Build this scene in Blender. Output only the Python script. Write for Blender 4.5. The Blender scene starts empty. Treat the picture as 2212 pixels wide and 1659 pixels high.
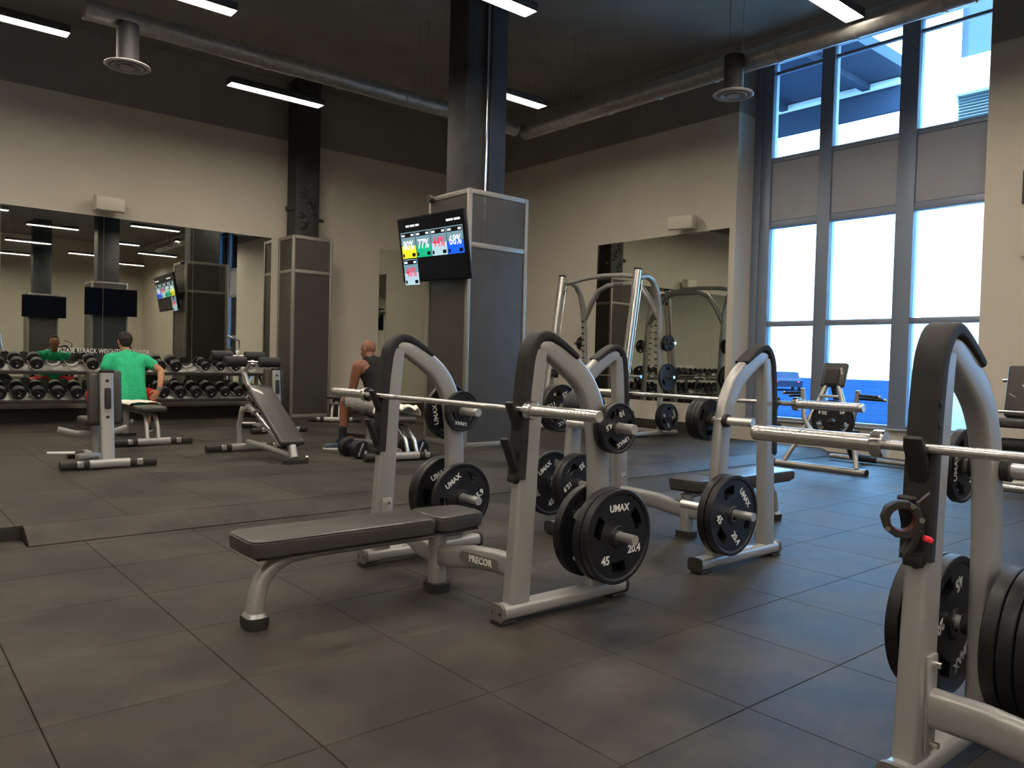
import bpy, bmesh, math, random
from mathutils import Vector, Matrix, Euler
random.seed(4)
SC = bpy.context.scene
COL = SC.collection
# ---------------------------------------------------------------- camera
cam_d = bpy.data.cameras.new('camera'); cam = bpy.data.objects.new('camera', cam_d); COL.objects.link(cam)
cam_d.sensor_width = 36; cam_d.lens = 1683.08 * 36 / 2212; cam_d.clip_start = .05; cam_d.clip_end = 400
R_ = (0.76523543, -0.64321691, 0.02620569); D_ = (0.00223731, -0.03805027, -0.99927332); F_ = (0.64374663, 0.76473798, -0.02767833)
CAM = Vector((0, 0, 1.13993))
cam.matrix_world = Matrix(((R_[0], -D_[0], -F_[0], CAM.x), (R_[1], -D_[1], -F_[1], CAM.y), (R_[2], -D_[2], -F_[2], CAM.z), (0, 0, 0, 1)))
SC.camera = cam
def project(p):
    q = Vector(p) - CAM; z = q.dot(Vector(F_))
    return (1106 + 1683.08 * q.dot(Vector(R_)) / z, 829.5 + 1683.08 * q.dot(Vector(D_)) / z, z)
# ---------------------------------------------------------------- world, exposure
W = bpy.data.worlds.new('sky'); SC.world = W; W.use_nodes = True
wb = W.node_tree.nodes['Background']; wb.inputs[0].default_value = (.55, .76, 1, 1); wb.inputs[1].default_value = 16.0
SC.view_settings.view_transform = 'Standard'; SC.view_settings.look = 'None'; SC.view_settings.gamma = 1
SC.view_settings.use_curve_mapping = False; SC.view_settings.exposure = 0.32
LAMP = 52.0     # strength of the ceiling strip lamps
sun_d = bpy.data.lights.new('sun', 'SUN'); sun = bpy.data.objects.new('sun', sun_d); COL.objects.link(sun); sun_d.energy = 14; sun_d.angle = .3; sun_d.color = (1, .95, .88)
sun.rotation_euler = (0, math.radians(-40), math.radians(12)); sun.location = (-20, 0, 40)
# ---------------------------------------------------------------- materials
def mat(name, c, rough=.5, metal=0, var=.0, scale=8, bump=0, bscale=200, emit=None, es=0, spec=.5, coat=0):
    m = bpy.data.materials.new(name); m.use_nodes = True; nt = m.node_tree; b = nt.nodes['Principled BSDF']
    b.inputs['Base Color'].default_value = (*c, 1); b.inputs['Roughness'].default_value = rough; b.inputs['Metallic'].default_value = metal
    b.inputs['Specular IOR Level'].default_value = spec; b.inputs['Coat Weight'].default_value = coat
    tc = nt.nodes.new('ShaderNodeTexCoord')
    if var:
        n = nt.nodes.new('ShaderNodeTexNoise'); n.inputs['Scale'].default_value = scale; n.inputs['Detail'].default_value = 5
        nt.links.new(tc.outputs['Object'], n.inputs['Vector'])
        r = nt.nodes.new('ShaderNodeValToRGB'); r.color_ramp.elements[0].position = .3; r.color_ramp.elements[1].position = .7
        r.color_ramp.elements[0].color = (*[x * (1 - var) for x in c], 1); r.color_ramp.elements[1].color = (*[min(1, x * (1 + var)) for x in c], 1)
        nt.links.new(n.outputs['Fac'], r.inputs['Fac']); nt.links.new(r.outputs['Color'], b.inputs['Base Color'])
    if bump:
        n2 = nt.nodes.new('ShaderNodeTexNoise'); n2.inputs['Scale'].default_value = bscale; n2.inputs['Detail'].default_value = 3
        nt.links.new(tc.outputs['Object'], n2.inputs['Vector'])
        bp = nt.nodes.new('ShaderNodeBump'); bp.inputs['Strength'].default_value = bump; bp.inputs['Distance'].default_value = .003
        nt.links.new(n2.outputs['Fac'], bp.inputs['Height']); nt.links.new(bp.outputs['Normal'], b.inputs['Normal'])
    if emit:
        b.inputs['Emission Color'].default_value = (*emit, 1); b.inputs['Emission Strength'].default_value = es
    return m
M = dict(
    paint=mat('silver_paint', (.40, .395, .385), .36, .5),
    steel=mat('brushed_steel', (.70, .69, .67), .26, .9, .06, 40),
    chrome=mat('chrome', (.74, .73, .70), .16, 1),
    capgrey=mat('end_cap_plastic', (.13, .12, .11), .5, 0, .1, 40),
    rubber=mat('black_rubber', (.018, .017, .016), .6, 0, .2, 30, .2, 300),
    guard=mat('guard_rubber', (.019, .018, .019), .58, 0, .15, 20, .15, 300, spec=.35),
    vinyl=mat('black_vinyl', (.045, .041, .037), .42, 0, .08, 12, .25, 500, coat=.1),
    plate=mat('plate_rubber', (.010, .010, .013), .42, 0, .2, 20, .15, 250, spec=.38),
    white=mat('white_lettering', (.72, .72, .70), .5),
    wall=mat('beige_wall_paint', (.60, .545, .465), .85, 0, .03, 2, .05, 300),
    hazedark=mat('haze_lightened_ceiling', (.27, .255, .235), .9, 0, .12, 1.2),  # dark ceiling and upper wall tone, lightened to put veiling haze into the colour
    column=mat('black_column', (.035, .035, .038), .6, 0, .4, 3, .6, 12),
    base=mat('dark_baseboard', (.035, .031, .027), .5),
    duct=mat('galvanised_duct', (.46, .45, .43), .36, .7, .15, 12),
    diff=mat('diffuser_white', (.42, .40, .38), .5),
    cage=mat('aluminium_frame', (.30, .28, .255), .42, .5, .05, 20),
    frame=mat('window_frame', (.24, .28, .36), .45, .3),  # blue glare of the window is put into the frame colour
    panel=mat('spandrel_panel', (.42, .425, .47), .7, 0, .03, 3),  # lavender tint is window glare painted into the panel colour
    speaker=mat('speaker_white', (.62, .57, .48), .5),
    tvblack=mat('tv_black', (.006, .006, .009), .3, spec=.2),
    red=mat('red_shorts_cloth', (.62, .02, .02), .8, 0, .1, 30),
    green=mat('green_shirt_cloth', (.02, .47, .22), .85, 0, .08, 14, .4, 60),
    tank=mat('black_tank_cloth', (.009, .009, .010), .95, 0, .1, 20, .3, 80),
    shorts=mat('grey_shorts_cloth', (.30, .28, .27), .85, 0, .1, 20, .3, 80),
    shorts2=mat('dark_shorts_panel', (.10, .095, .09), .85),
    skin1=mat('tan_skin', (.50, .24, .13), .5, 0, .08, 10),
    skin2=mat('brown_skin', (.22, .088, .05), .42, 0, .08, 10),
    hair=mat('dark_hair', (.016, .011, .008), .7, 0, .3, 60, .8, 120),
    sock=mat('black_sock', (.015, .015, .018), .9),
    shoe=mat('blue_shoe', (.035, .06, .085), .7, 0, .2, 40),
    shoe2=mat('dark_shoe', (.03, .025, .02), .7),
    sole=mat('white_sole', (.7, .7, .68), .6),
    towel=mat('white_towel', (.85, .82, .74), .95, 0, .04, 30, .6, 200),
    eye=mat('eye_white', (.7, .68, .62), .3),
    orange=mat('orange_grip', (.8, .25, .03), .5),
    redtab=mat('red_tab', (.8, .02, .05), .4),
    liner=mat('dark_red_liner', (.10, .008, .012), .5),
    lowpanel=mat('dark_mesh_panel', (.062, .057, .052), .3, .1, .1, 6, .15, 260),
    horn=mat('satin_chrome', (.80, .79, .76), .34, .85),
    led=mat('lamp_diffuser', (.9, .85, .75), .5, emit=(1, .89, .73), es=LAMP),
    taillight=mat('tail_light', (.5, 0, 0), .4, emit=(1, .02, .04), es=6),
    asphalt=mat('asphalt', (.008, .020, .045), 1, 0, .2, .4, spec=0),
    concrete=mat('pale_concrete', (.92, .92, .90), .8, 0, .05, .5),
    canopy=mat('canopy_soffit', (.035, .05, .085), .7, 0, .2, .6),
    louvre=mat('louvre_grey', (.16, .18, .19), .5),
    extglass=mat('dark_exterior_glass', (.03, .04, .05), .15),
    greenglass=mat('green_exterior_glass', (.10, .5, .38), .2),
    car=mat('dark_car_paint', (.008, .012, .025), .8, spec=.05),
    sign=mat('dark_sign', (.05, .05, .05), .5),
)
def floor_mat():
    m = mat('rubber_floor', (.052, .044, .035), .6, spec=.28); nt = m.node_tree; b = nt.nodes['Principled BSDF']
    g = nt.nodes.new('ShaderNodeNewGeometry'); oi = nt.nodes.new('ShaderNodeObjectInfo')
    n = nt.nodes.new('ShaderNodeTexNoise'); n.inputs['Scale'].default_value = 1.7; n.inputs['Detail'].default_value = 7; n.inputs['Roughness'].default_value = .62
    n3 = nt.nodes.new('ShaderNodeTexNoise'); n3.inputs['Scale'].default_value = 420; n3.inputs['Detail'].default_value = 2
    for k in (n, n3): nt.links.new(g.outputs['Position'], k.inputs['Vector'])
    r = nt.nodes.new('ShaderNodeValToRGB'); e = r.color_ramp.elements
    e[0].position = .38; e[0].color = (.018, .0155, .013, 1); e[1].position = .66; e[1].color = (.062, .054, .044, 1)
    nt.links.new(n.outputs['Fac'], r.inputs['Fac'])
    r3 = nt.nodes.new('ShaderNodeValToRGB'); e = r3.color_ramp.elements
    e[0].position = .35; e[0].color = (.8, .8, .8, 1); e[1].position = .72; e[1].color = (1.3, 1.3, 1.3, 1)
    nt.links.new(n3.outputs['Fac'], r3.inputs['Fac'])
    mx = nt.nodes.new('ShaderNodeMix'); mx.data_type = 'RGBA'; mx.blend_type = 'MULTIPLY'; mx.inputs[0].default_value = 1
    nt.links.new(r.outputs['Color'], mx.inputs[6]); nt.links.new(r3.outputs['Color'], mx.inputs[7])
    mr = nt.nodes.new('ShaderNodeMapRange'); mr.inputs[3].default_value = .86; mr.inputs[4].default_value = 1.14
    nt.links.new(oi.outputs['Random'], mr.inputs[0])
    mx2 = nt.nodes.new('ShaderNodeMix'); mx2.data_type = 'RGBA'; mx2.blend_type = 'MULTIPLY'; mx2.inputs[0].default_value = 1
    nt.links.new(mx.outputs[2], mx2.inputs[6]); nt.links.new(mr.outputs[0], mx2.inputs[7]); nt.links.new(mx2.outputs[2], b.inputs['Base Color'])
    bp = nt.nodes.new('ShaderNodeBump'); bp.inputs['Strength'].default_value = .35; bp.inputs['Distance'].default_value = .002
    nt.links.new(n3.outputs['Fac'], bp.inputs['Height']); nt.links.new(bp.outputs['Normal'], b.inputs['Normal'])
    mr2 = nt.nodes.new('ShaderNodeMapRange'); mr2.inputs[3].default_value = .50; mr2.inputs[4].default_value = .72
    nt.links.new(n.outputs['Fac'], mr2.inputs[0]); nt.links.new(mr2.outputs[0], b.inputs['Roughness'])
    return m
M['floor'] = floor_mat()
def mirror_mat():
    m = mat('mirror_glass', (.66, .69, .63), .01, 1); return m
M['mirror'] = mirror_mat()
def glass_mat():
    m = bpy.data.materials.new('tinted_glass'); m.use_nodes = True; nt = m.node_tree; nt.nodes.clear()
    o = nt.nodes.new('ShaderNodeOutputMaterial'); t = nt.nodes.new('ShaderNodeBsdfTransparent'); t.inputs[0].default_value = (.62, .84, 1, 1)
    g = nt.nodes.new('ShaderNodeBsdfGlossy'); g.inputs['Roughness'].default_value = .01; g.inputs[0].default_value = (.8, .8, .8, 1)
    lw = nt.nodes.new('ShaderNodeFresnel'); lw.inputs[0].default_value = 1.4
    mx = nt.nodes.new('ShaderNodeMixShader'); nt.links.new(lw.outputs[0], mx.inputs[0]); nt.links.new(t.outputs[0], mx.inputs[1]); nt.links.new(g.outputs[0], mx.inputs[2])
    nt.links.new(mx.outputs[0], o.inputs[0]); return m
M['glass'] = glass_mat()
def perf_mat():
    m = mat('perforated_metal', (.10, .09, .082), .5, .2); nt = m.node_tree; b = nt.nodes['Principled BSDF']; o = nt.nodes['Material Output']
    tc = nt.nodes.new('ShaderNodeTexCoord'); sp = nt.nodes.new('ShaderNodeSeparateXYZ'); nt.links.new(tc.outputs['Object'], sp.inputs[0])
    def mth(op, a, bb=None):
        n = nt.nodes.new('ShaderNodeMath'); n.operation = op
        for i, v in enumerate((a, bb)):
            if v is None: continue
            if isinstance(v, (int, float)): n.inputs[i].default_value = v
            else: nt.links.new(v, n.inputs[i])
        return n.outputs[0]
    u = mth('ADD', sp.outputs[0], sp.outputs[1])
    def cell(v): return mth('SUBTRACT', mth('FRACT', mth('MULTIPLY', v, 1 / .016)), .5)
    a = cell(u); c = cell(sp.outputs[2])
    d = mth('ADD', mth('MULTIPLY', a, a), mth('MULTIPLY', c, c)); h = mth('LESS_THAN', d, .115)
    t = nt.nodes.new('ShaderNodeBsdfTransparent'); mx = nt.nodes.new('ShaderNodeMixShader')
    nt.links.new(h, mx.inputs[0]); nt.links.new(b.outputs[0], mx.inputs[1]); nt.links.new(t.outputs[0], mx.inputs[2]); nt.links.new(mx.outputs[0], o.inputs[0])
    return m
M['perf'] = perf_mat()
def emis(name, c, s=1.0):
    if name in bpy.data.materials: return bpy.data.materials[name]
    return mat(name, (.01, .01, .01), .4, emit=c, es=s)
# ---------------------------------------------------------------- mesh building helpers
class MB:
    def __init__(s): s.v = []; s.f = []
    def add(s, vs, fs):
        o = len(s.v); s.v += [tuple(v) for v in vs]; s.f += [tuple(o + i for i in f) for f in fs]; return s
    def bm(s, bm, mtx=None):
        bm.verts.ensure_lookup_table(); bm.verts.index_update()
        vs = [(mtx @ v.co) if mtx else v.co.copy() for v in bm.verts]
        s.add(vs, [[v.index for v in f.verts] for f in bm.faces]); bm.free(); return s
    def box(s, c, d, rot=None, bev=0, seg=2):
        bm = bmesh.new(); bmesh.ops.create_cube(bm, size=1); bmesh.ops.scale(bm, vec=d, verts=bm.verts)
        if bev: bmesh.ops.bevel(bm, geom=bm.edges[:], offset=bev, segments=seg, affect='EDGES', profile=.5)
        m = Matrix.Translation(c)
        if rot: m = m @ Euler(rot).to_matrix().to_4x4()
        return s.bm(bm, m)
    def bb(s, x0, x1, y0, y1, z0, z1, bev=0): return s.box(((x0 + x1) / 2, (y0 + y1) / 2, (z0 + z1) / 2), (abs(x1 - x0), abs(y1 - y0), abs(z1 - z0)), None, bev)
    def sweep(s, path, prof, ref=(0, 1, 0), scales=None, caps=True):
        P = [Vector(p) for p in path]; n = len(prof); ref = Vector(ref); rings = []
        for i, p in enumerate(P):
            t = (P[min(i + 1, len(P) - 1)] - P[max(i - 1, 0)]).normalized()
            a = (ref - t * ref.dot(t)).normalized(); b = t.cross(a); k = scales[i] if scales else 1
            if isinstance(k, (int, float)): k = (k, k)
            rings.append([p + a * u * k[0] + b * w * k[1] for u, w in prof])
        vs = [v for r in rings for v in r]; fs = []
        for i in range(len(P) - 1):
            for j in range(n): fs.append((i * n + j, i * n + (j + 1) % n, (i + 1) * n + (j + 1) % n, (i + 1) * n + j))
        if caps: fs.append(tuple(range(n))[::-1]); fs.append(tuple((len(P) - 1) * n + j for j in range(n)))
        return s.add(vs, fs)
    def tube(s, path, r, n=12, ref=None, **k):
        P = [Vector(p) for p in path]; t = (P[-1] - P[0]).normalized()
        if ref is None: ref = min(((1, 0, 0), (0, 1, 0), (0, 0, 1)), key=lambda a: abs(Vector(a).dot(t)) + max(abs(Vector(a).dot((P[i + 1] - P[i]).normalized())) for i in range(len(P) - 1)))
        return s.sweep(path, [(r * math.cos(2 * math.pi * j / n), r * math.sin(2 * math.pi * j / n)) for j in range(n)], ref, **k)
    def lathe(s, prof, c=(0, 0, 0), axis='z', n=24):
        vs = []; fs = []; c = Vector(c)
        def put(a, r, h):
            x, y = r * math.cos(a), r * math.sin(a)
            return {'z': Vector((x, y, h)), 'y': Vector((x, h, y)), 'x': Vector((h, x, y))}[axis] + c
        for r, h in prof:
            for j in range(n): vs.append(put(2 * math.pi * j / n, max(r, 1e-5), h))
        for i in range(len(prof) - 1):
            for j in range(n): fs.append((i * n + j, i * n + (j + 1) % n, (i + 1) * n + (j + 1) % n, (i + 1) * n + j))
        return s.add(vs, fs)
    def ell(s, c, r, rot=None, n=16):
        bm = bmesh.new(); bmesh.ops.create_uvsphere(bm, u_segments=n, v_segments=n // 2 + 2, radius=1)
        m = Matrix.Translation(c)
        if rot: m = m @ Euler(rot).to_matrix().to_4x4()
        return s.bm(bm, m @ Matrix.Diagonal((*r, 1)))
    def cap(s, p0, p1, r0, r1, n=14):
        p0 = Vector(p0); p1 = Vector(p1); L = (p1 - p0).length; q = Vector((0, 0, 1)).rotation_difference(p1 - p0).to_matrix().to_4x4()
        prof = [(r0 * math.sin(a), -r0 * math.cos(a)) for a in [math.pi / 2 * i / 5 for i in range(6)]] + [(r1 * math.cos(a), L + r1 * math.sin(a)) for a in [math.pi / 2 * i / 5 for i in range(6)]]
        t = MB().lathe(prof, n=n); m = Matrix.Translation(p0) @ q
        return s.add([m @ Vector(v) for v in t.v], t.f)
    def chain(s, pts):
        for (a, ra), (b, rb) in zip(pts, pts[1:]): s.cap(a, b, ra, rb)
        return s
    def mesh(s, name, m=None, ang=38):
        me = bpy.data.meshes.new(name); me.from_pydata(s.v, [], s.f); bm = bmesh.new(); bm.from_mesh(me)
        bmesh.ops.recalc_face_normals(bm, faces=bm.faces); bm.to_mesh(me); bm.free()
        for p in me.polygons: p.use_smooth = True
        me.set_sharp_from_angle(angle=math.radians(ang))
        if m: me.materials.append(M[m] if isinstance(m, str) else m)
        return me
    def build(s, name, m, parent=None, label=None, loc=None, ang=38): return link(name, s.mesh(name, m, ang), parent, label, loc)
def link(name, me, parent=None, label=None, loc=None):
    o = bpy.data.objects.new(name, me); COL.objects.link(o)
    if parent: o.parent = parent
    if label: o['label'] = label
    if loc: o.location = loc
    return o
def oval(w, h, n=20, e=2.8):
    out = []
    for j in range(n):
        a = 2 * math.pi * j / n; c, q = math.cos(a), math.sin(a)
        out.append((w / 2 * math.copysign(abs(c) ** (2 / e), c), h / 2 * math.copysign(abs(q) ** (2 / e), q)))
    return out
def rrect(w, h, r, k=4):
    out = []
    for cx, cy, a0 in ((w / 2 - r, h / 2 - r, 0), (-w / 2 + r, h / 2 - r, 90), (-w / 2 + r, -h / 2 + r, 180), (w / 2 - r, -h / 2 + r, 270)):
        for q in range(k + 1): a = math.radians(a0 + 90 * q / k); out.append((cx + r * math.cos(a), cy + r * math.sin(a)))
    return out
def smooth(P, S=None, sub=4):
    P = [Vector(p) for p in P]; S = [(x, x) if isinstance(x, (int, float)) else x for x in (S or [1] * len(P))]; out = []; so = []
    for i in range(len(P) - 1):
        a, b, c, d = P[max(i - 1, 0)], P[i], P[i + 1], P[min(i + 2, len(P) - 1)]
        for q in range(sub):
            t = q / sub; out.append(.5 * ((2 * b) + (c - a) * t + (2 * a - 5 * b + 4 * c - d) * t * t + (3 * b - a - 3 * c + d) * t ** 3)); so.append(tuple(S[i][k] * (1 - t) + S[i + 1][k] * t for k in (0, 1)))
    return out + [P[-1]], so + [S[-1]]
def thing(name, label, cat, loc=(0, 0, 0), rz=0, group=None):
    o = bpy.data.objects.new(name, None); COL.objects.link(o); o.location = loc; o.rotation_euler = (0, 0, rz); o.empty_display_size = .1
    o['label'] = label; o['category'] = cat
    if group: o['group'] = group
    return o
def tag(o, label, cat, group=None):
    o['label'] = label; o['category'] = cat
    if group: o['group'] = group
    return o
def struct(o, label=None):
    o['kind'] = 'structure'
    if label: o['label'] = label
    return o
def dup(root, loc=None, rz=None, label=None, group=None, rot=None):
    r = root.copy(); COL.objects.link(r)
    if loc is not None: r.location = loc
    if rz is not None: r.rotation_euler = (0, 0, rz)
    if rot is not None: r.rotation_euler = rot
    if label: r['label'] = label
    if group: r['group'] = group
    for ch in list(root.children):
        c = ch.copy(); COL.objects.link(c); c.parent = r
        for g in ch.children:
            d = g.copy(); COL.objects.link(d); d.parent = c
    return r
_tx = {}
def text(name, body, size, m, parent, mtx, ext=.001, bold=.0, align='CENTER', width=None):
    key = (body, size, m if isinstance(m, str) else m.name, ext, bold, align, width)
    if key not in _tx:
        cu = bpy.data.curves.new('t', 'FONT'); cu.body = body; cu.size = size; cu.extrude = ext; cu.offset = bold; cu.resolution_u = 2
        cu.align_x = align; cu.align_y = 'CENTER'
        ob = bpy.data.objects.new('t', cu); COL.objects.link(ob); bpy.context.view_layer.update()
        me = bpy.data.meshes.new_from_object(ob.evaluated_get(bpy.context.evaluated_depsgraph_get()))
        bpy.data.objects.remove(ob); bpy.data.curves.remove(cu)
        if width:
            xs = [v.co.x for v in me.vertices]; k = width / (max(xs) - min(xs))
            for v in me.vertices: v.co.x *= k
        me.materials.clear(); me.materials.append(M[m] if isinstance(m, str) else m); _tx[key] = me
    o = link(name, _tx[key], parent); o.matrix_local = mtx; return o
def mtx(x, y, z, loc): # columns = local axes
    m = Matrix((Vector(x), Vector(y), Vector(z))).transposed().to_4x4(); m.translation = Vector(loc); return m
def face_negy(loc, rot=0): # text readable by someone looking along +Y
    return mtx((math.cos(rot), 0, math.sin(rot)), (-math.sin(rot), 0, math.cos(rot)), (0, -1, 0), loc)
PZ = .085
WY = 13.35; WX = 10.1; GX = 10.6; CZ = 6.0
# ---------------------------------------------------------------- structure
TX0, TSX, TY0, TSY = .4264, .6233, 1.4528, .61
def slab(name, x0, x1, y0, y1, z0, z1, m, label=None):
    return struct(MB().bb(x0, x1, y0, y1, z0, z1).build(name, m), label)
floor = slab('floor', -6, WX + .6, -12, WY + .2, -.2, -.012, 'rubber')
plat = slab('floor', -6, WX, 5.43, WY, -.012, PZ - .012, 'rubber')
def tile_mesh(w, d): 
    b = MB(); t = .012; g = .0013; k = .0018
    x, y = w / 2 - g, d / 2 - g
    vs = [(-x, -y, -t), (x, -y, -t), (x, y, -t), (-x, y, -t), (-x, -y, -k), (x, -y, -k), (x, y, -k), (-x, y, -k), (-x + k, -y + k, 0), (x - k, -y + k, 0), (x - k, y - k, 0), (-x + k, y - k, 0)]
    fs = [(0, 1, 5, 4), (1, 2, 6, 5), (2, 3, 7, 6), (3, 0, 4, 7), (4, 5, 9, 8), (5, 6, 10, 9), (6, 7, 11, 10), (7, 4, 8, 11), (8, 9, 10, 11)]
    return b.add(vs, fs)
def lay(parent, x0, x1, y0, y1, ox, oy, z):
    shared = tile_mesh(TSX, TSY).mesh('floor_tile', 'floor', 10); rest = MB(); cnt = 0; cand = []
    i0 = math.floor((x0 - ox) / TSX); i1 = math.ceil((x1 - ox) / TSX); j0 = math.floor((y0 - oy) / TSY); j1 = math.ceil((y1 - oy) / TSY)
    for i in range(i0, i1):
        for j in range(j0, j1):
            a, b = max(x0, ox + i * TSX), min(x1, ox + (i + 1) * TSX); c, d = max(y0, oy + j * TSY), min(y1, oy + (j + 1) * TSY)
            if b - a < .03 or d - c < .03: continue
            cx, cy = (a + b) / 2, (c + d) / 2; full = (b - a > TSX - .01 and d - c > TSY - .01)
            vis = False
            for px, py in ((a, c), (b, c), (a, d), (b, d), (cx, cy)):
                u, v, w = project((px, py, z))
                if w > .2 and -20 < u < 2232 and 0 < v < 1690: vis = True
            cand.append((0 if vis else 1, project((cx, cy, z))[2], cx, cy, b - a, d - c, full))
    cand.sort(key=lambda q: q[:2])
    for k, (nv, _, cx, cy, w, d, full) in enumerate(cand):
        if nv == 0 and cnt < 290:
            me = shared if full else tile_mesh(w, d).mesh('floor_tile', 'floor', 10)
            link('floor_tile', me, parent, None, (cx, cy, z)); cnt += 1
        else:
            t = tile_mesh(w, d); rest.add([(vx + cx, vy + cy, vz + z) for vx, vy, vz in t.v], t.f)
    o = rest.build('floor_tiles', 'floor', parent, ang=10); o['kind'] = 'stuff'
lay(floor, -6, WX, -12, 5.2, TX0, TY0, 0)
lay(floor, -6, .76, 5.2, 5.43, TX0, TY0 + .01, 0)
lay(plat, -6, WX, 5.43, WY, TX0 + .30, 5.43 + .001, PZ)
rp = MB().sweep([(.765, 0, 0), (WX, 0, 0)], [(5.20, 0), (5.20, .006), (5.24, .020), (5.30, .050), (5.37, .074), (5.425, .084), (5.425, 0)], (0, 1, 0))
rp.v = [(x, y, abs(z)) for x, y, z in rp.v]
struct(rp.build('trim_1', 'floor', ang=20), 'sloped rubber ramp edge of the raised floor')
# walls
slab('wall_back', -6.2, WX + .6, WY, WY + .2, -.2, 4.98, 'wall')
slab('wall_back', -6.2, WX + .6, WY, WY + .2, 4.98, CZ, 'hazedark')
slab('wall_left', -6.2, -6, -12.2, WY, -.2, CZ, 'wall')
slab('wall_front', -6.2, WX + .6, -12.2, -12, -.2, CZ, 'wall')
def wr(y0, y1, z0, z1, m='wall'): slab('wall_right', WX, WX + .7, y0, y1, z0, z1, m)
wr(6.88, WY, -.2, 4.98); wr(6.88, WY, 4.98, CZ, 'hazedark')
wr(-.3, 3.5, -.2, 4.98); wr(-.3, 3.5, 4.98, CZ, 'hazedark')
slab('wall_right', GX - .06, WX + .7, 3.5, 6.88, -.2, .37, 'wall'); wr(3.5, 6.88, 5.86, CZ, 'hazedark')
wr(-12, -4.3, -.2, CZ); wr(-4.3, -.3, -.2, .37); wr(-4.3, -.3, 5.8, CZ, 'hazedark')
slab('floor', WX, GX - .06, 3.5, 6.88, -.012, -.002, 'floor')
slab('ceiling', -6.2, WX + .7, -12.2, WY + .2, CZ, CZ + .15, 'hazedark')
slab('baseboard_back', -6, WX - .02, WY - .02, WY, PZ, .27, 'base'); slab('baseboard_right', WX - .02, WX, 6.9, WY - .02, PZ, .26, 'base')
slab('baseboard_right', WX - .02, WX, -.3, 3.5, 0, .2, 'base')
# ---------------------------------------------------------------- the big window
def make_window(n, ys, y0, y1, detail=True):
    w = bpy.data.objects.new('window_%d' % n, None); COL.objects.link(w); w.location = (GX, (y0 + y1) / 2, .37); w['kind'] = 'structure'
    w['label'] = 'tall blue-grey framed window wall with bright daylight behind' if n == 1 else 'second framed window wall beside the camera'
    oy = (y0 + y1) / 2
    def pc(name, m, a, b, z0, z1, x0=-.06, x1=.06, bev=.004): MB().bb(x0, x1, a - oy, b - oy, z0 - .37, z1 - .37, bev).build(name, m, w)
    edges = [y0] + [c for s in ys for c in s] + [y1]
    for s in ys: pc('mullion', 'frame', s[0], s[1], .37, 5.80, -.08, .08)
    bays = [(edges[i], edges[i + 1]) for i in range(0, len(edges), 2)]
    for a, b in bays:
        if b - a < .05: continue
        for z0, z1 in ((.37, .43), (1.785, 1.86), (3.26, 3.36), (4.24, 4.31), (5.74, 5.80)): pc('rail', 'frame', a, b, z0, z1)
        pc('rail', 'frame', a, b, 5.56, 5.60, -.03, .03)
        for z0, z1 in ((.43, 1.785), (1.86, 3.26), (4.31, 5.56), (5.60, 5.74)): pc('pane', 'glass', a, b, z0, z1, -.006, .006, 0)
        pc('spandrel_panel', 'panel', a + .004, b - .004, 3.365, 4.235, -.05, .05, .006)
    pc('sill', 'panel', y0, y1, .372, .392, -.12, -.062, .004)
make_window(1, [(4.48, 4.71), (5.63, 5.82), (6.58, 6.74), (6.75, 6.88)], 3.5, 6.88)
make_window(2, [(-3.4, -3.2), (-2.4, -2.2), (-1.4, -1.2)], -4.3, -.3)
# ---------------------------------------------------------------- outside
slab('ground', GX + .1, 120, -60, 90, -.3, -.12, 'asphalt', 'asphalt street outside the window')['kind'] = 'structure'
slab('ground', GX + .12, 13.6, -2, 4.2, -.12, -.10, 'concrete', 'pale pavement outside the right window bay')
cn = thing('entrance_canopy', 'dark flat canopy with a pale edge outside the upper windows', 'canopy', (12.4, 10.5, 5.72))
MB().bb(-1.6, 1.6, -4.5, 8, .55, .75).build('soffit', 'canopy', cn); MB().bb(1.5, 1.6, -4.5, 8, 0, .55, .01).build('fascia', 'canopy', cn)
MB().bb(1.38, 1.48, -4.3, -1.6, .42, .54, .02).build('pale_beam', 'concrete', cn, 'pale beam along the canopy edge')
for k in range(4): MB().bb(-1.5, 1.5, -3.8 + k * 1.6, -3.66 + k * 1.6, .43, .55).build('rib', 'canopy', cn)
bd = thing('building', 'pale building with louvred and dark windows outside the right window bay', 'building', (14.6, 4.0, -.12))
MB().bb(-.3, .3, 1.52, 1.9, 0, 9, .02).build('pillar', 'concrete', bd)
MB().bb(-.1, .5, -5, 1.52, 0, 5.3).build('wall', 'concrete', bd)
MB().bb(-.2, .5, -5, 1.52, 6.05, 6.65, .02).build('beam', 'concrete', bd)
MB().bb(0, .5, -5, 1.52, 6.65, 9).build('window', 'extglass', bd)
lv = MB().bb(.05, .5, -5, 1.52, 5.3, 6.05).build('louvre_back', 'louvre', bd)
for k in range(14): MB().box((-.02, -1.74, 5.34 + k * .052), (.10, 6.5, .012), (0, .5, 0)).build('slat', 'louvre', bd)
MB().bb(-.14, -.1, .55, .8, 2.6, 4.6).build('window', 'greenglass', bd, 'narrow green-tinted window'); MB().bb(-.14, -.1, -.9, -.4, 2.9, 4.3).build('window', 'greenglass', bd)
bk = thing('neighbour_building', 'dark blue-grey facade outside the second window, seen in the mirror', 'building', (12.6, -8, -.12)); MB().bb(0, .5, -9, 5.4, 0, 9.5).build('facade', 'canopy', bk)
for k in range(6): MB().bb(-.05, 0, -8 + k * 2.1, -6.6 + k * 2.1, 3.2, 8.5, .01).build('window', 'extglass', bk)
cr = thing('car', 'dark car with a red tail light out on the street', 'car', (44, 26.2, -.12), -.9); cr.scale = (1, 1, .8)
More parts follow.
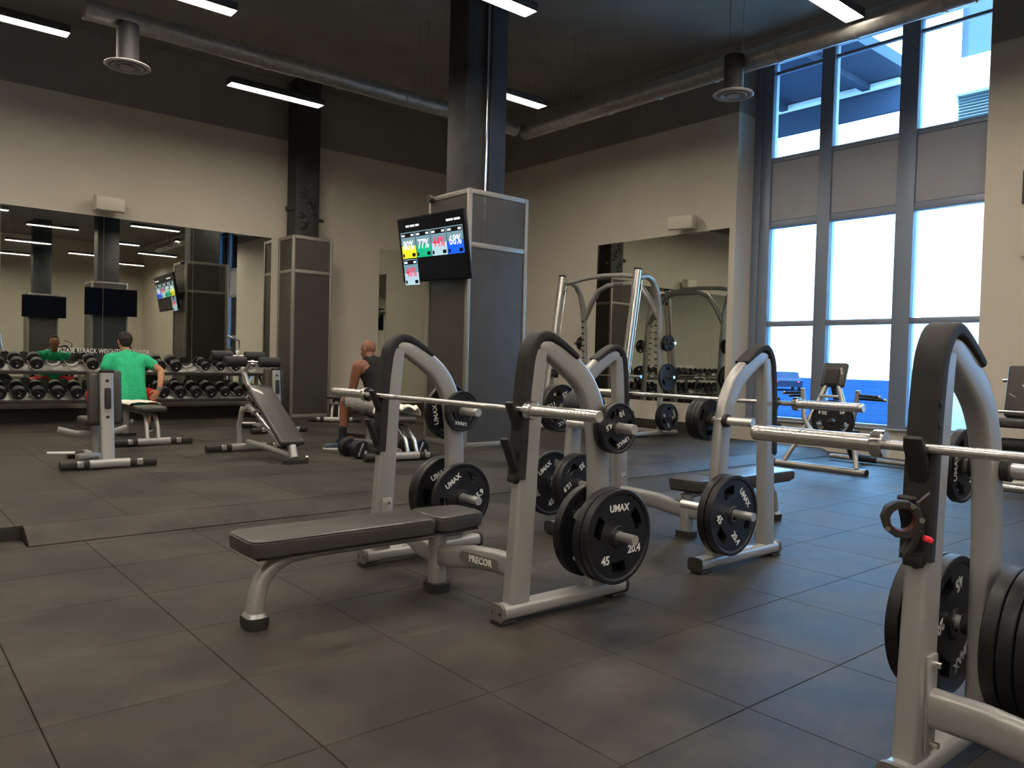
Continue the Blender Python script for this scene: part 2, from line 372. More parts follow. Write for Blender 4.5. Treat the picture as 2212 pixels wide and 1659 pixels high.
cb = MB().sweep([(-.85, 0, 0), (.85, 0, 0)], [(-2.1, .30), (-2.15, .75), (-1.5, .92), (-.9, .98), (-.35, 1.38), (1.0, 1.42), (1.75, 1.0), (2.15, .9), (2.2, .35)], (0, 1, 0)); cb.v = [(x, y, abs(z)) for x, y, z in cb.v]
cb.build('body', 'car', cr)
for sx in (-1, 1):
    for sy in (-1.35, 1.35): MB().lathe([(0, -.1), (.3, -.1), (.32, -.06), (.32, .06), (.3, .1), (0, .1)], (sx * .78, sy, .32), 'x', 20).build('wheel', 'rubber', cr)
    MB().bb(sx * .62 - .06, sx * .62 + .06, -2.19, -2.13, .64, .72, .02).build('tail_light', 'taillight', cr)
# ---------------------------------------------------------------- ceiling lamps
def make_lamp(L=1.37):
    t = thing('ceiling_light', 'x', 'light', (0, 0, 0))
    hs = MB().bb(-L / 2, L / 2, -.104, .104, .006, .08, .006)
    for q in (-1, 1): hs.bb(-L / 2, L / 2, q * .1 - .003, q * .1 + .003, -.011, .006); hs.bb(q * (L / 2 - .003) - .003, q * (L / 2 - .003) + .003, -.1, .1, -.011, .006)  # lips added to keep grazing lamp light off the upper walls
    hs.build('housing', 'column', t)
    MB().bb(-L / 2 + .007, L / 2 - .007, -.096, .096, -.001, .006).build('diffuser', 'led', t)
    for s in (-1, 1): MB().tube([(s * (L / 2 - .15), 0, .09), (s * (L / 2 - .15), 0, CZ - 4.85 - .005)], .003, 6).build('suspension_wire', 'hazedark', t)
    return t
LZ = 4.85; lamp0 = None
lab = {(5.25, 10.78): 'bright strip light over the beige mirror wall, nearest the thin black column', (1.9, 10.5): 'strip light at the far left edge of the ceiling',
       (3.13, 8.55): 'strip light cut off by the top edge, above the left duct', (7.6, 8.5): 'short-looking strip light just right of the big black column',
       (5.48, 6.35): 'strip light cut off by the top edge, left of the long right duct', (8.05, 4.1): 'large strip light at the top above the window wall'}
lights = list(lab) + [(-2.6, 10.5), (-1.3, 8.55), (1.05, 6.35), (3.6, 4.1), (-.8, 4.1)]
for j, y in enumerate((1.9, -.3, -2.5, -4.7, -6.9, -9.1)):
    for x in ((7.5, 3.1, -1.3) if j % 2 == 0 else (9.4, 5.2, .9, -3.4)): lights.append((x, y))
for x, y in lights:
    l = lab.get((x, y), 'suspended strip light outside the picture, seen only in the mirrors'); g = None if (x, y) in lab else 'strip lights seen in the mirrors'
    if lamp0 is None: lamp0 = make_lamp(); o = lamp0; o['label'] = l
    else: o = dup(lamp0, label=l)
    o['group'] = g or 'strip lights in view'; o.location = (x - .685, y, LZ)
# ---------------------------------------------------------------- ducts and diffusers
def duct(name, p0, p1, r, label, z):
    t = thing(name, label, 'duct', p0); d = Vector(p1) - Vector(p0); L = d.length; n = int(L / .9)
    b = MB(); path = []; sc = []
    q = d.normalized()
    MB().tube([(0, 0, 0), d], r, 24).build('pipe', 'duct', t)
    for k in range(n + 1):
        c = q * (L * k / n); MB().tube([c - q * .02, c + q * .02], r + .008, 24).build('seam_ring', 'duct', t)
    for k in range(1, n, 3):
        c = q * (L * k / n + .3); side = Vector((0, 0, 1)).cross(q) * (r + .012)
        MB().tube([c + side + Vector((0, 0, 1.0 + CZ - 6.005 + (6 - z - 1.0))), c + side, c - Vector((0, 0, r + .012)), c - side, c - side + Vector((0, 0, 6 - z - .005))], .006, 6, ref=tuple(q)).build('hanger', 'hazedark', t)
    return t
duct('air_duct', (1.9, 9.62, 4.86), (8.0, 9.62, 4.86), .11, 'round metal duct running along the mirror wall to the black column', 4.86)
duct('air_duct', (8.25, 9.6, 4.86), (8.25, -3, 4.86), .125, 'long round metal duct running from the black column over the window wall', 4.86)
def make_diff():
    t = thing('air_diffuser', 'round white ceiling air diffuser hanging under the left duct', 'vent', (2.30, 9.52, 4.32))
    MB().lathe([(0, .03), (.12, .03), (.235, .012), (.24, 0), (.225, -.012), (.19, -.006), (.185, .01), (.0, .01)], n=32).build('outer_cone', 'diff', t)
    MB().lathe([(.15, .012), (.165, -.012), (.15, -.02), (.12, .01)], n=32).build('ring', 'diff', t)
    MB().lathe([(0, .01), (.08, -.008), (.075, -.022), (0, -.026)], n=24).build('centre_disc', 'diff', t)
    MB().lathe([(.115, .03), (.115, .46)], n=20).build('neck', 'column', t)
    return t
df = make_diff(); dup(df, (8.05, 5.58, 4.42), label='round white ceiling air diffuser hanging beside the window wall')
# ---------------------------------------------------------------- columns with cages
def column_up(x0, x1, y0, y1, label, z0=0):
    t = thing('column', label, 'column', ((x0 + x1) / 2, (y0 + y1) / 2, z0)); w, d = (x1 - x0) / 2, (y1 - y0) / 2
    MB().bb(-w, w, -d, d, 0, CZ - .005 - z0, .02).build('shaft', 'column', t); return t
def cage(x0, x1, y0, y1, zt, zr, label, z0=PZ, faces='lfrb'):
    t = thing('column_cage', label, 'column cover', ((x0 + x1) / 2, (y0 + y1) / 2, z0)); w, d, H = (x1 - x0) / 2, (y1 - y0) / 2, zt - z0; k = .05; zr -= z0
    for sx in (-1, 1):
        for sy in (-1, 1): MB().bb(sx * w - sx * k, sx * w, sy * d - sy * k, sy * d, 0, H, .004).build('corner_post', 'cage', t)
    for z in (.0, zr, H - .06):
        for sy in (-1, 1): MB().bb(-w + k + .001, w - k - .001, sy * d - sy * .035, sy * d - sy * .004, z + .001, z + .06, .003).build('rail', 'cage', t)
        for sx in (-1, 1): MB().bb(sx * w - sx * .035, sx * w - sx * .004, -d + k + .001, d - k - .001, z + .001, z + .06, .003).build('rail', 'cage', t)
    for za, zb, pm in ((.062, zr, 'lowpanel'), (zr + .062, H - .06, 'perf')):
        for sy in (-1, 1): MB().bb(-w + k + .001, w - k - .001, sy * d - sy * .018, sy * d - sy * .015, za, zb).build('perforated_panel' if pm == 'perf' else 'dark_panel', pm, t)
        for sx in (-1, 1): MB().bb(sx * w - sx * .018, sx * w - sx * .015, -d + k + .001, d - k - .001, za, zb).build('perforated_panel' if pm == 'perf' else 'dark_panel', pm, t)
    return t
c1 = column_up(5.80, 6.46, 7.92, 8.32, 'big black textured column rising out of the silver cage', PZ)
MB().tube([(-.02, -.23, 2.0), (-.02, -.23, 5.9)], .018, 10).build('conduit', 'chrome', c1); MB().tube([(.05, -.225, 2.0), (.05, -.225, 5.9)], .014, 10).build('conduit', 'column', c1)
cage(5.65, 6.60, 7.60, 8.48, 3.235, 2.53, 'large silver framed perforated cage around the column behind the screen')
c2 = column_up(5.85, 6.3, 12.93, 13.3, 'thin black column against the beige wall', PZ)
rg = MB()
for k in range(9): rg.ell((random.uniform(-.13, .13), -.12, 3.35 + k * .09), (.12, .09, .08), (0, random.uniform(-.5, .5), 0), 10)
rg.tube([(-.36, -.1, 3.62), (-.2, -.12, 3.66), (0, -.12, 3.55)], .045, 8, ref=(0, 1, 0)); rg.tube([(.34, -.1, 3.5), (.1, -.12, 3.5)], .03, 8)
rg.build('fireproofing_lump', 'column', c2)
cage(5.72, 6.47, 12.72, 13.33, 3.235, 2.59, 'slim silver cage around the thin column by the long mirror')
for (x, y, l) in ((5.8, .55, 'caged column standing right of the camera, seen in the mirror'), (5.3, -7.2, 'caged column at the far end of the room, seen in the mirror')):
    column_up(x - .3, x + .3, y - .25, y + .25, 'black shaft of the ' + l, 0); cage(x - .5, x + .5, y - .45, y + .45, 3.23, 2.55, l, 0)
# ---------------------------------------------------------------- mirrors
def mirror(name, label, axis, a0, a1, z0, z1, n, at):
    t = thing(name, label, 'mirror', (((a0 + a1) / 2, at, z0) if axis == 'x' else (at, (a0 + a1) / 2, z0))); h = (a1 - a0) / 2
    for k in range(n):
        p = -h + 2 * h * k / n + .002; q = -h + 2 * h * (k + 1) / n - .002
        b = MB().bb(p, q, -.006, 0, 0, z1 - z0) if axis == 'x' else MB().bb(-.006, 0, p, q, 0, z1 - z0)
        b.build('mirror_panel', 'mirror', t)
    return t
mr = mirror('wall_mirror', 'long wall mirror behind the dumbbell racks on the beige wall', 'x', -3.79, 5.60, .36, 3.22, 7, WY - .001)
mirror('wall_mirror', 'narrow tall mirror on the beige wall between the two silver cages', 'x', 7.78, 9.9, .4, 3.28, 2, WY - .001)
mirror('wall_mirror', 'mirror on the right wall behind the smith machine', 'y', 6.98, 9.72, .57, 3.26, 2, WX - .001)
tx = text('lettering', 'PLEASE RERACK WEIGHTS OFF FLOOR', .1, 'white', mr, Matrix(), .0004, .001, 'LEFT', 1.29)
xs = min(v.co.x for v in tx.data.vertices)
tx.matrix_local = mtx((1, 0, 0), (0, 0, 1), (0, -1, 0), (2.31 - (5.60 - 3.79) / 2 - xs, -.008, 1.145 - .36))
# ---------------------------------------------------------------- speakers
def speaker(label, loc, rz):
    t = thing('wall_speaker', label, 'speaker', loc, rz)
    MB().sweep([(-.2, 0, 0), (.2, 0, 0)], oval(.20, .22, 20, 5), (0, 1, 0)).build('cabinet', 'speaker', t)
    MB().box((0, -.104, .0), (.37, .006, .19), None, .002).build('grille', 'speaker', t)
    MB().tube([(0, .08, 0), (0, .2, 0)], .02, 10).build('bracket', 'column', t); return t
sp = speaker('white wall speaker above the long mirror', (2.94, WY - .21, 3.39), .05)
sp.rotation_euler = (.1, 0, .05)
s2 = dup(sp, (WX - .21, 7.72, 3.40), label='white wall speaker above the mirror on the right wall', rot=(.12, 0, -1.25))
# ---------------------------------------------------------------- screens
def tv(label, m4, w=1.43, h=.81):
    t = thing('television', label, 'television'); t.matrix_world = m4
    MB().box((0, .03, 0), (w, .04, h), None, .006).build('housing', 'tvblack', t)
    MB().box((0, .009, 0), (w - .03, .004, h - .04)).build('screen', mat('screen_off', (.004, .005, .010), .15, spec=.15), t)
    MB().box((0, .165, 0), (.1, .235, .3), None, .01).build('mount_arm', 'column', t)
    return t
t1 = tv('wall-mounted television with coloured percentage tiles on the silver cage', mtx((0, -.9996, -.027), (.985, .0, .17), (-.17, -.027, .985), (5.37, 7.985, 2.515)))
def quad(name, x0, x1, z0, z1, m, y=.0055, th=.001): return MB().bb(x0, x1, y - th, y, z0, z1).build(name, m, t1)
Lx, Tz, cw, rh = -.665, .225, .335, .325
tiles = [('80%', (.75, .72, .02), (1, 1, 1)), ('77%', (.0, .42, .22), (1, 1, 1)), ('44%', (.42, .60, .66), (1, .03, .1)), ('68%', (.0, .10, .8), (1, 1, 1)), ('40%', (.40, .58, .66), (1, .03, .1))]
for i, (s, c, tc) in enumerate(tiles):
    cx0 = Lx + (i % 4) * cw; z1 = Tz - (i // 4) * (rh + .012)
    if i == 4: pass
    quad('tile_upper', cx0 + .006, cx0 + cw - .006, z1 - rh * .52, z1, emis('screen_slate', (.17, .30, .36), .9)); quad('tile_lower', cx0 + .006, cx0 + cw - .006, z1 - rh, z1 - rh * .52 - .001, emis('screen_c%d' % i, c, 1))
    quad('tile_header', cx0 + .02, cx0 + cw - .02, z1 - .065, z1 - .012, 'tvblack', .0042)
    tm = emis('screen_white', (1, 1, 1), 1) if tc[1] > .5 else emis('screen_red', (1, .03, .10), 1)
    text('reading', s, .16, tm, t1, mtx((1, 0, 0), (0, 0, 1), (0, -1, 0), (cx0 + cw / 2, .003, z1 - rh * .52)), .0004, .002, width=.24)
    quad('tile_badge', cx0 + cw - .10, cx0 + cw - .03, z1 - rh + .018, z1 - rh + .06, 'tvblack', .0042); quad('tile_badge', cx0 + .02, cx0 + .055, z1 - rh + .018, z1 - rh + .06, 'tvblack', .0042)
    for a, b in ((.03, .10), (.24, .30)): quad('tile_caption', cx0 + a, cx0 + b, z1 - .052, z1 - .028, emis('screen_white', (1, 1, 1), 1), .003)
for a, b in ((-.52, -.44), (-.42, -.32), (-.30, -.22), (.36, .50), (.52, .64)): quad('header_caption', a, b, .285, .31, emis('screen_white', (1, 1, 1), 1), .0042)
tv('black switched-off television on the column beside the camera, seen in the mirror', mtx((-1, 0, 0), (0, -1, 0), (0, 0, 1), (5.8, 1.20, 2.62)))
tv('black switched-off television at the far end of the room, seen in the mirror', mtx((-1, 0, 0), (0, -1, 0), (0, 0, 1), (5.3, -6.52, 2.75)))
tag(MB().lathe([(0, 0), (.05, 0), (.05, .02), (.035, .06), (0, .065)], (0, 0, 0), 'x', 20).build('security_camera', 'column', None, None, (5.58, 8.38, 3.2)), 'small round black camera on the top corner of the big cage', 'camera')
# ---------------------------------------------------------------- weight plates
NA = 72
def plate_mesh(R, th, slots, sr):
    rad = [.0255, R * .22, R * .24, sr[0], (sr[0] + sr[1]) / 2, sr[1], R * .88, R * .92, R * .985, R]
    hh = [th * .5, th * .5, th * .34, th * .34, th * .34, th * .34, th * .34, th * .5, th * .5, th * .42]
    b = MB(); n = len(rad); vs = []
    for side in (1, -1):
        for i in range(n):
            for j in range(NA):
                a = 2 * math.pi * j / NA; vs.append((rad[i] * math.cos(a), side * hh[i], rad[i] * math.sin(a)))
    def hole(i, j):
        if i not in (3, 4): return False
        a = (j + .5) * 360 / NA
        return any(abs((a - s + 180) % 360 - 180) < w - (3 if i == 4 else 0) for s, w in slots)
    fs = []; off = n * NA
    for i in range(n - 1):
        for j in range(NA):
            j2 = (j + 1) % NA
            if hole(i, j):
                for (ii, jj, e) in ((i - 1, j, ((i, j), (i, j2))), (i + 1, j, ((i + 1, j), (i + 1, j2))), (i, (j - 1) % NA, ((i, j), (i + 1, j))), (i, j2, ((i, j2), (i + 1, j2)))):
                    if not hole(ii, jj):
                        p, q = e[0][0] * NA + e[0][1], e[1][0] * NA + e[1][1]; fs.append((p, q, q + off, p + off))
                continue
            q = (i * NA + j, i * NA + j2, (i + 1) * NA + j2, (i + 1) * NA + j); fs.append(q); fs.append(tuple(k + off for k in q[::-1]))
    for j in range(NA):
        j2 = (j + 1) % NA
        for i in (0, n - 1): fs.append((i * NA + j, i * NA + j2, i * NA + j2 + off, i * NA + j + off))
    b.add(vs, fs); return b
KIND = {45: (.2245, .042, '20.4', [(158, 20), (32, 20), (272, 20)], (.12, .172)), 35: (.205, .034, '15.9', [(158, 20), (32, 20), (272, 20)], (.11, .158)),
        25: (.165, .032, '11.3', [(158, 22), (32, 22), (272, 22)], (.085, .125)), 10: (.120, .026, '4.5', [(158, 24), (32, 24), (272, 24)], (.062, .092)), 5: (.095, .02, '2.3', [(158, 24), (32, 24), (272, 24)], (.05, .07))}
protos = {}
def plate(kind, loc, rot=0, label='', flip=False, group=None, showtext=True, tilt=0):
    R, th, kg, slots, sr = KIND[kind]
    key = (kind, showtext)
    if key not in protos:
        t = thing('weight_plate', label, 'weight plate')
        plate_mesh(R, th, slots, sr).build('disc', 'plate', t, ang=30)
        MB().lathe([(.0256, -th * .5 - .001), (.0285, -th * .5 - .001), (.0295, -th * .5), (.0295, th * .5), (.0285, th * .5 + .001), (.0256, th * .5 + .001), (.0256, -th * .5 - .001)], axis='y', n=28).build('hub_ring', 'capgrey', t)
        if showtext:
            y = -th * .34 - .0006; s = R / .2245
            for nm, bd, sz, px, pz in (('brand_lettering', 'UMAX', .046, 0, .135), ('weight_lettering', str(kind), .056, -.085, -.105), ('weight_lettering', kg, .052, .112, -.07)):
                k = 1.0 if kind >= 35 else 1.25
                text(nm, bd, sz * s * k, 'white', t, face_negy((px * s, y, pz * s)), .0012, .0016 * s)
        protos[key] = t; o = t
    else: o = dup(protos[key])
    o['label'] = label; o['category'] = 'weight plate'
    if group: o['group'] = group
    o.location = loc; o.rotation_euler = (tilt, -rot, math.pi if flip else 0)
    return o
# ---------------------------------------------------------------- barbell
def barbell_parts(t, half=1.10, sleeve=.415):
    b = MB(); h = half - sleeve
    ys = [(-h, .0138), (-.56, .0138), (-.56, .0142), (-.405, .0142), (-.40, .0132), (-.39, .0142), (-.12, .0142), (-.12, .0136), (-.09, .0136), (-.09, .0142), (.09, .0142), (.09, .0136), (.12, .0136), (.12, .0142), (.39, .0142), (.40, .0132), (.405, .0142), (.56, .0142), (.56, .0138), (h, .0138)]
    MB().lathe([(r, y) for y, r in ys], axis='y', n=20).build('shaft', 'steel', t, ang=60)
    for s in (-1, 1):
        MB().lathe([(.0138, s * (h - .004)), (.036, s * (h - .004)), (.040, s * h), (.040, s * (h + .028)), (.036, s * (h + .032)), (.0255, s * (h + .032))], axis='y', n=28).build('collar', 'chrome', t)
        pr = [(.0250, s * (h + .0321))]
        for k in range(16):
            y = h + .06 + k * .02; pr += [(.0250, s * y), (.0246, s * (y + .003)), (.0250, s * (y + .006))]
        pr += [(.0250, s * (half - .004)), (.022, s * half), (.0165, s * half), (.0165, s * (half - .002)), (0, s * (half - .002))]
        MB().lathe(pr, axis='y', n=28).build('sleeve', 'steel', t)
bar1 = thing('barbell', 'empty barbell resting on the nearest complete bench rack', 'barbell', (2.203, 3.185, .9375), 0, 'barbells on the bench racks'); barbell_parts(bar1)
dup(bar1, (4.267, 3.14, .9375), label='empty barbell on the bench rack nearer the window, behind the nearest rack')
dup(bar1, (2.203, .305, .9375), label='empty barbell at the right edge with its thick chrome sleeve pointing left')
# ---------------------------------------------------------------- olympic bench racks (local x = towards the rear of the rack, y lateral)
UY = .59
def make_rack():
    t = thing('bench_press_rack', 'x', 'bench press')
    for s in (-1, 1):
        y = s * UY
        MB().sweep([(.012, y, .052), (.79, y, .052)], oval(.085, .07, 24, 3), (0, 1, 0)).build('foot_tube', 'paint', t)
        cp = MB().sweep([(-.006, y, .052), (.012, y, .052)], oval(.092, .078, 24, 3.4), (0, 1, 0)).build('end_cap', 'capgrey', t)
        for sy in (-1, 1): MB().lathe([(0, -.0085), (.006, -.0085), (.006, -.006)], (0, y + sy * .026, .052), 'x', 10).build('screw', 'rubber', cp)
        MB().sweep([(.79, y, .052), (.806, y, .052)], oval(.092, .078, 24, 3.4), (0, 1, 0)).build('end_cap', 'rubber', t)
        for x in (.035, .745): MB().bb(x - .045, x + .045, y - .036, y + .036, 0, .018, .004).build('foot_pad', 'rubber', t)
        # leaning front upright + curved rear tube
        MB().sweep([(.105, y, .075), (.125, y, .40), (.148, y, .80), (.172, y, 1.08), (.190, y, 1.20)], rrect(.064, .11, .014), (0, 1, 0), scales=[(1, 1.06), (1, 1.02), (1, .95), (1, .86), (1, .75)]).build('upright', 'paint', t)
        sp_, ss_ = smooth([(.185, y, 1.205), (.24, y, 1.205), (.32, y, 1.172), (.40, y, 1.125), (.475, y, 1.065), (.532, y, .985), (.570, y, .89), (.592, y, .77), (.604, y, .62), (.61, y, .40), (.612, y, .07)], [(.9, .45), (1, .72), (1, .92), 1, 1, 1, 1, 1, 1, (1, 1.04), (1, 1.06)], 4)
        MB().sweep(sp_, rrect(.064, .112, .020), (0, 1, 0), scales=ss_).build('rear_tube', 'paint', t)
        # rubber guard wraps the front of the upright and the top
        sp_, ss_ = smooth([(.091, y, .63), (.100, y, .80), (.109, y, .98), (.122, y, 1.10), (.139, y, 1.19), (.182, y, 1.250), (.235, y, 1.265), (.30, y, 1.240), (.36, y, 1.207), (.418, y, 1.172)], [1, 1, 1, 1, 1, 1, (1, .85), (1, .75), (1, .7), (1, .55)], 4)
        g = MB().sweep(sp_, rrect(.084, .046, .012), (0, 1, 0), scales=ss_).build('guard', 'guard', t)
        MB().box((.068, y, .63), (.03, .05, .03), None, .008).build('guard_tip', 'guard', g)
        for zz in (1.0, 1.06): MB().lathe([(0, -.003), (.008, -.003), (.008, .001)], (.1, y - s * .042 * 0 - .043, zz), 'y', 10).build('bolt', 'rubber', g)
        for zt in (0, -.158):
            q_ = -.022 if zt else 0; MB().sweep([(.13 + q_, y, .755 + zt), (.118 + q_, y, .80 + zt), (.092 + q_, y, .855 + zt), (.066 + q_, y, .91 + zt), (.046 + q_, y, .945 + zt), (.036 + q_, y, .967 + zt)], oval(.056, .036, 12, 3.5), (0, 1, 0), scales=[(1, 1.3), (1, 1.15), (1, 1.0), (1, .8), (1, .7), (.9, .5)]).build('hook', 'guard', t)
        # storage horns both sides of the rear tube
        for z, tl in ((.845, .215), (.335, .24)):
            MB().tube([(.615, y - tl, z), (.615, y + tl, z)], .0235, 20).build('storage_horn', 'horn', t)
            for q in (-1, 1): MB().lathe([(.024, y + q * .034), (.036, y + q * .034), (.036, y + q * .058), (.024, y + q * .06)], (.615, 0, z), 'y', 20).build('stopper', 'rubber', t)
        # bracket plate where the crossbeam bolts on
        br = MB().box((.128, y - s * .036, .235), (.062, .01, .27), None, .004).build('bracket', 'paint', t)
        for zz in (.345, .125): MB().tube([(.128, y - s * .04, zz), (.128, y - s * .062, zz)], .009, 8).build('bolt', 'chrome', br)
    MB().sweep([(.13, -UY + .04, .225), (.13, -.42, .225), (.11, -.26, .215), (.085, -.13, .19), (.075, 0, .18), (.085, .13, .19), (.11, .26, .215), (.13, .42, .225), (.13, UY - .04, .225)], oval(.105, .06, 18, 3.4), (0, 0, 1)).build('crossbeam', 'paint', t)
    pl = MB(); ol = []
    for cx_, a0 in ((.105, -90), (-.105, 90)):
        for q in range(9): an = math.radians(a0 + 22.5 * q); ol.append((cx_ + .026 * math.cos(an), .026 * math.sin(an)))
    n_ = len(ol); pl.add([(u, 0, w) for u, w in ol] + [(u, -.006, w) for u, w in ol], [tuple(range(n_))[::-1], tuple(range(n_, 2 * n_))] + [(k, (k + 1) % n_, n_ + (k + 1) % n_, n_ + k) for k in range(n_)])
    pl = pl.build('nameplate', 'capgrey', t); pl.matrix_local = mtx((.12, -.993, 0), (.993, .12, 0), (0, 0, 1), (.0905, -.34, .214))
    text('brand_lettering', 'PRECOR', .044, 'white', pl, face_negy((.012, -.0075, 0)), .0012, .001, width=.15)
    return t
def bench_parts(t, dx=0, dy=-.02):
    # flat bench: local x forward of the uprights is negative
    x0, x1, zt = -.925 + dx, .280 + dx, .395
    def pad(a, b, taper=0):
        m = MB(); w0 = .15; r = .055
        def outline(k, ins):
            pts = []; w = w0 - ins; aa, bb_ = a + ins, b - ins
            for cx, cy, a0 in ((bb_ - r, w - r - taper, 0), (aa + r, w - r, 90), (aa + r, -w + r, 180), (bb_ - r, -w + r + taper, 270)):
                for q in range(5):
                    an = math.radians(a0 + 22.5 * q); pts.append((cx + r * math.cos(an), cy + dy + r * math.sin(an), k))
            return pts
        lv = [(zt - .078, .022), (zt - .068, .004), (zt - .03, .0), (zt - .012, .002), (zt - .009, .010), (zt - .006, .006), (zt - .002, .014), (zt, .024)]
        rings = [outline(k, i) for k, i in lv]; n = len(rings[0]); vs = [v for q in rings for v in q]; fs = []
        for i in range(len(rings) - 1):
            for j in range(n): fs.append((i * n + j, i * n + (j + 1) % n, (i + 1) * n + (j + 1) % n, (i + 1) * n + j))
        fs.append(tuple(range(n))[::-1]); fs.append(tuple((len(rings) - 1) * n + j for j in range(n)))
        return m.add(vs, fs)
    pad(x0, x1 - .295).build('seat_pad', 'vinyl', t, ang=25); pad(x1 - .30, x1, .02).build('head_pad', 'vinyl', t, ang=25)
    MB().bb(x0 + .04, x1 - .04, dy - .115, dy + .115, zt - .088, zt - .078).build('pad_board', 'rubber', t)
    MB().sweep([(x0 + .075, dy, .055), (x0 + .085, dy, .14), (x0 + .105, dy, .20), (x0 + .15, dy, .25), (x0 + .22, dy, .278), (x0 + .35, dy, .285), (x0 + .8, dy, .285), (x1 - .08, dy, .285)], oval(.075, .062, 18, 3), (0, 1, 0), scales=[(1, 1.1), (1, 1.1), (1, 1.05), (1, 1), (.95, .8), (.9, .7), (.9, .7), (.9, .7)]).build('bench_tube', 'paint', t)
    f1 = MB().sweep([(x0 + .075, dy, .012), (x0 + .075, dy, .05)], oval(.125, .10, 20, 3.5), (0, 1, 0)).build('front_foot', 'rubber', t)
    MB().sweep([(x0 + .075, dy, .05), (x0 + .075, dy, .065)], oval(.11, .085, 20, 3.5), (0, 1, 0), scales=[1, .8]).build('foot_collar', 'paint', f1)
    MB().sweep([(x0 + .075, dy, .0), (x0 + .075, dy, .012)], oval(.118, .094, 20, 3.5), (0, 1, 0)).build('foot_sole', 'rubber', f1)
    MB().sweep([(.075, dy, .02), (.075, dy, .29)], oval(.07, .085, 18, 3), (0, 1, 0)).build('rear_leg', 'paint', t)
    MB().sweep([(.075, dy, 0), (.075, dy, .045)], oval(.13, .11, 20, 3.5), (0, 1, 0)).build('rear_foot', 'rubber', t)
r1 = make_rack(); bench_parts(r1); r1.location = (2.13, 3.18, 0); r1['label'] = 'nearest complete bench press rack with its flat bench pointing left'
r3 = dup(r1, (2.13, .31, 0), label='bench press rack cut off by the right edge, with a collar clip on its hook')
r2 = make_rack(); bench_parts(r2, -.13); r2.location = (4.34, 3.19, 0); r2.rotation_euler = (0, 0, math.pi); r2['label'] = 'bench press rack nearer the window with its bench pointing right'
for r in (r1, r2, r3): r['group'] = 'bench press racks'
# plates: (rack, side, x, y, z)
def hp(kind, X, Y, z, rot, label, flip=False, **k): return plate(kind, (X, Y, z - (.0018)), math.radians(rot), label, flip, **k)
X1, X2 = 2.745, 3.725
G1 = 'plates stored on the bench press racks'
Z1, Z2 = .845, .335
hp(45, X1, 2.468, Z2, 0, 'front 45 plate on the low horn of the nearest rack, lettering upright', group=G1)
hp(45, X1, 2.517, Z2, 60, 'second 45 plate behind the front one on the nearest rack', group=G1, showtext=False)
hp(45, X1, 2.648, Z2, -30, '45 plate on the inner side of the nearest rack, behind its rear tube', group=G1, showtext=False)
hp(10, X1, 2.480, Z1, 205, 'small 10 plate on the top horn at the end of the nearest barbell', group=G1)
hp(10, X1, 2.512, Z1, 30, 'second small 10 plate pressed behind the front one on the top horn', group=G1, showtext=False)
hp(35, X1, 3.700, Z2, 35, '35 plate with lettering beside the head end of the bench', group=G1)
hp(45, X1, 3.862, Z2, 25, 'large lettered plate behind the 35 plate beside the bench head', group=G1)
hp(45, X1, 3.908, Z2, 80, 'rearmost of the large plates beside the bench head', group=G1, showtext=False)
hp(10, X1, 3.715, Z1, 170, 'small lettered 10 plate under the middle of the nearest barbell', group=G1)
hp(25, X1, 3.855, Z1 - .01, 100, 'plate behind the small one under the middle of the nearest barbell', group=G1)
hp(10, X1, 3.895, Z1, 100, 'rearmost small plate behind the middle of the nearest barbell', group=G1, showtext=False)
# rack 2
hp(45, X2, 2.500, Z2 - .01, -48, 'front tilted 45 plate on the bench rack nearer the window', group=G1)
hp(45, X2, 2.549, Z2 - .01, 10, 'back 45 plate of the pair on the rack nearer the window', group=G1, showtext=False)
for k in range(3): hp(10, X2, 2.675 + k * .029, Z1, 40 * k, ('first', 'middle', 'leftmost')[k] + ' of three small plates left of the curved tube of the rack nearer the window', group=G1, showtext=False)
hp(35, X2, 3.695, Z2, 215, '35 plate with upside-down 15.9 between the two racks', group=G1)
hp(35, X2, 3.735, Z2, 215, '35 plate hidden behind the upside-down 15.9 plate', group=G1, showtext=False)
hp(45, X2, 3.97, Z2 - .03, 35, 'large lettered plate with open grip holes, left of the 15.9 plate', group=G1)
for k in range(6): hp(10, X2, 3.60 + k * .029, Z1, 100 + 20 * k, ('frontmost', 'second', 'third', 'fourth', 'fifth', 'rearmost')[k] + ' of six small plates stacked behind the curved tube of the nearest rack', group='stack of six small plates', showtext=(k == 0))
for k in range(2): hp(25, X2, 3.90 + k * .038, Z1 - .01, 200, ('front lettered 25 plate left of the small plate stack', 'back 25 plate left of the small plate stack')[k], group=G1, showtext=(k == 0))
# rack 3
for k in range(3): hp(45, X1, 1.0 + k * .046, Z2 - .01, 210 + 50 * k, ('right 45 plate behind the left post of the rack at the right edge', 'middle 45 plate behind the left post of the rack at the right edge', 'leftmost 45 plate behind the left post of the rack at the right edge')[k], group=G1, showtext=(k == 0))
for k in range(3): hp(45, X1, .820 - k * .046, Z2 - .01, 40 * k, ('first', 'second', 'third')[k] + ' 45 plate cut by the right edge, on the inner horn', group=G1, showtext=False)
hp(10, X1, .985, Z1, 90, 'small plate hanging behind the barbell of the right-edge rack', group=G1)
hp(5, X1, 1.02, Z1, 90, 'smaller plate behind the small plate on the right-edge rack', group=G1, showtext=False)
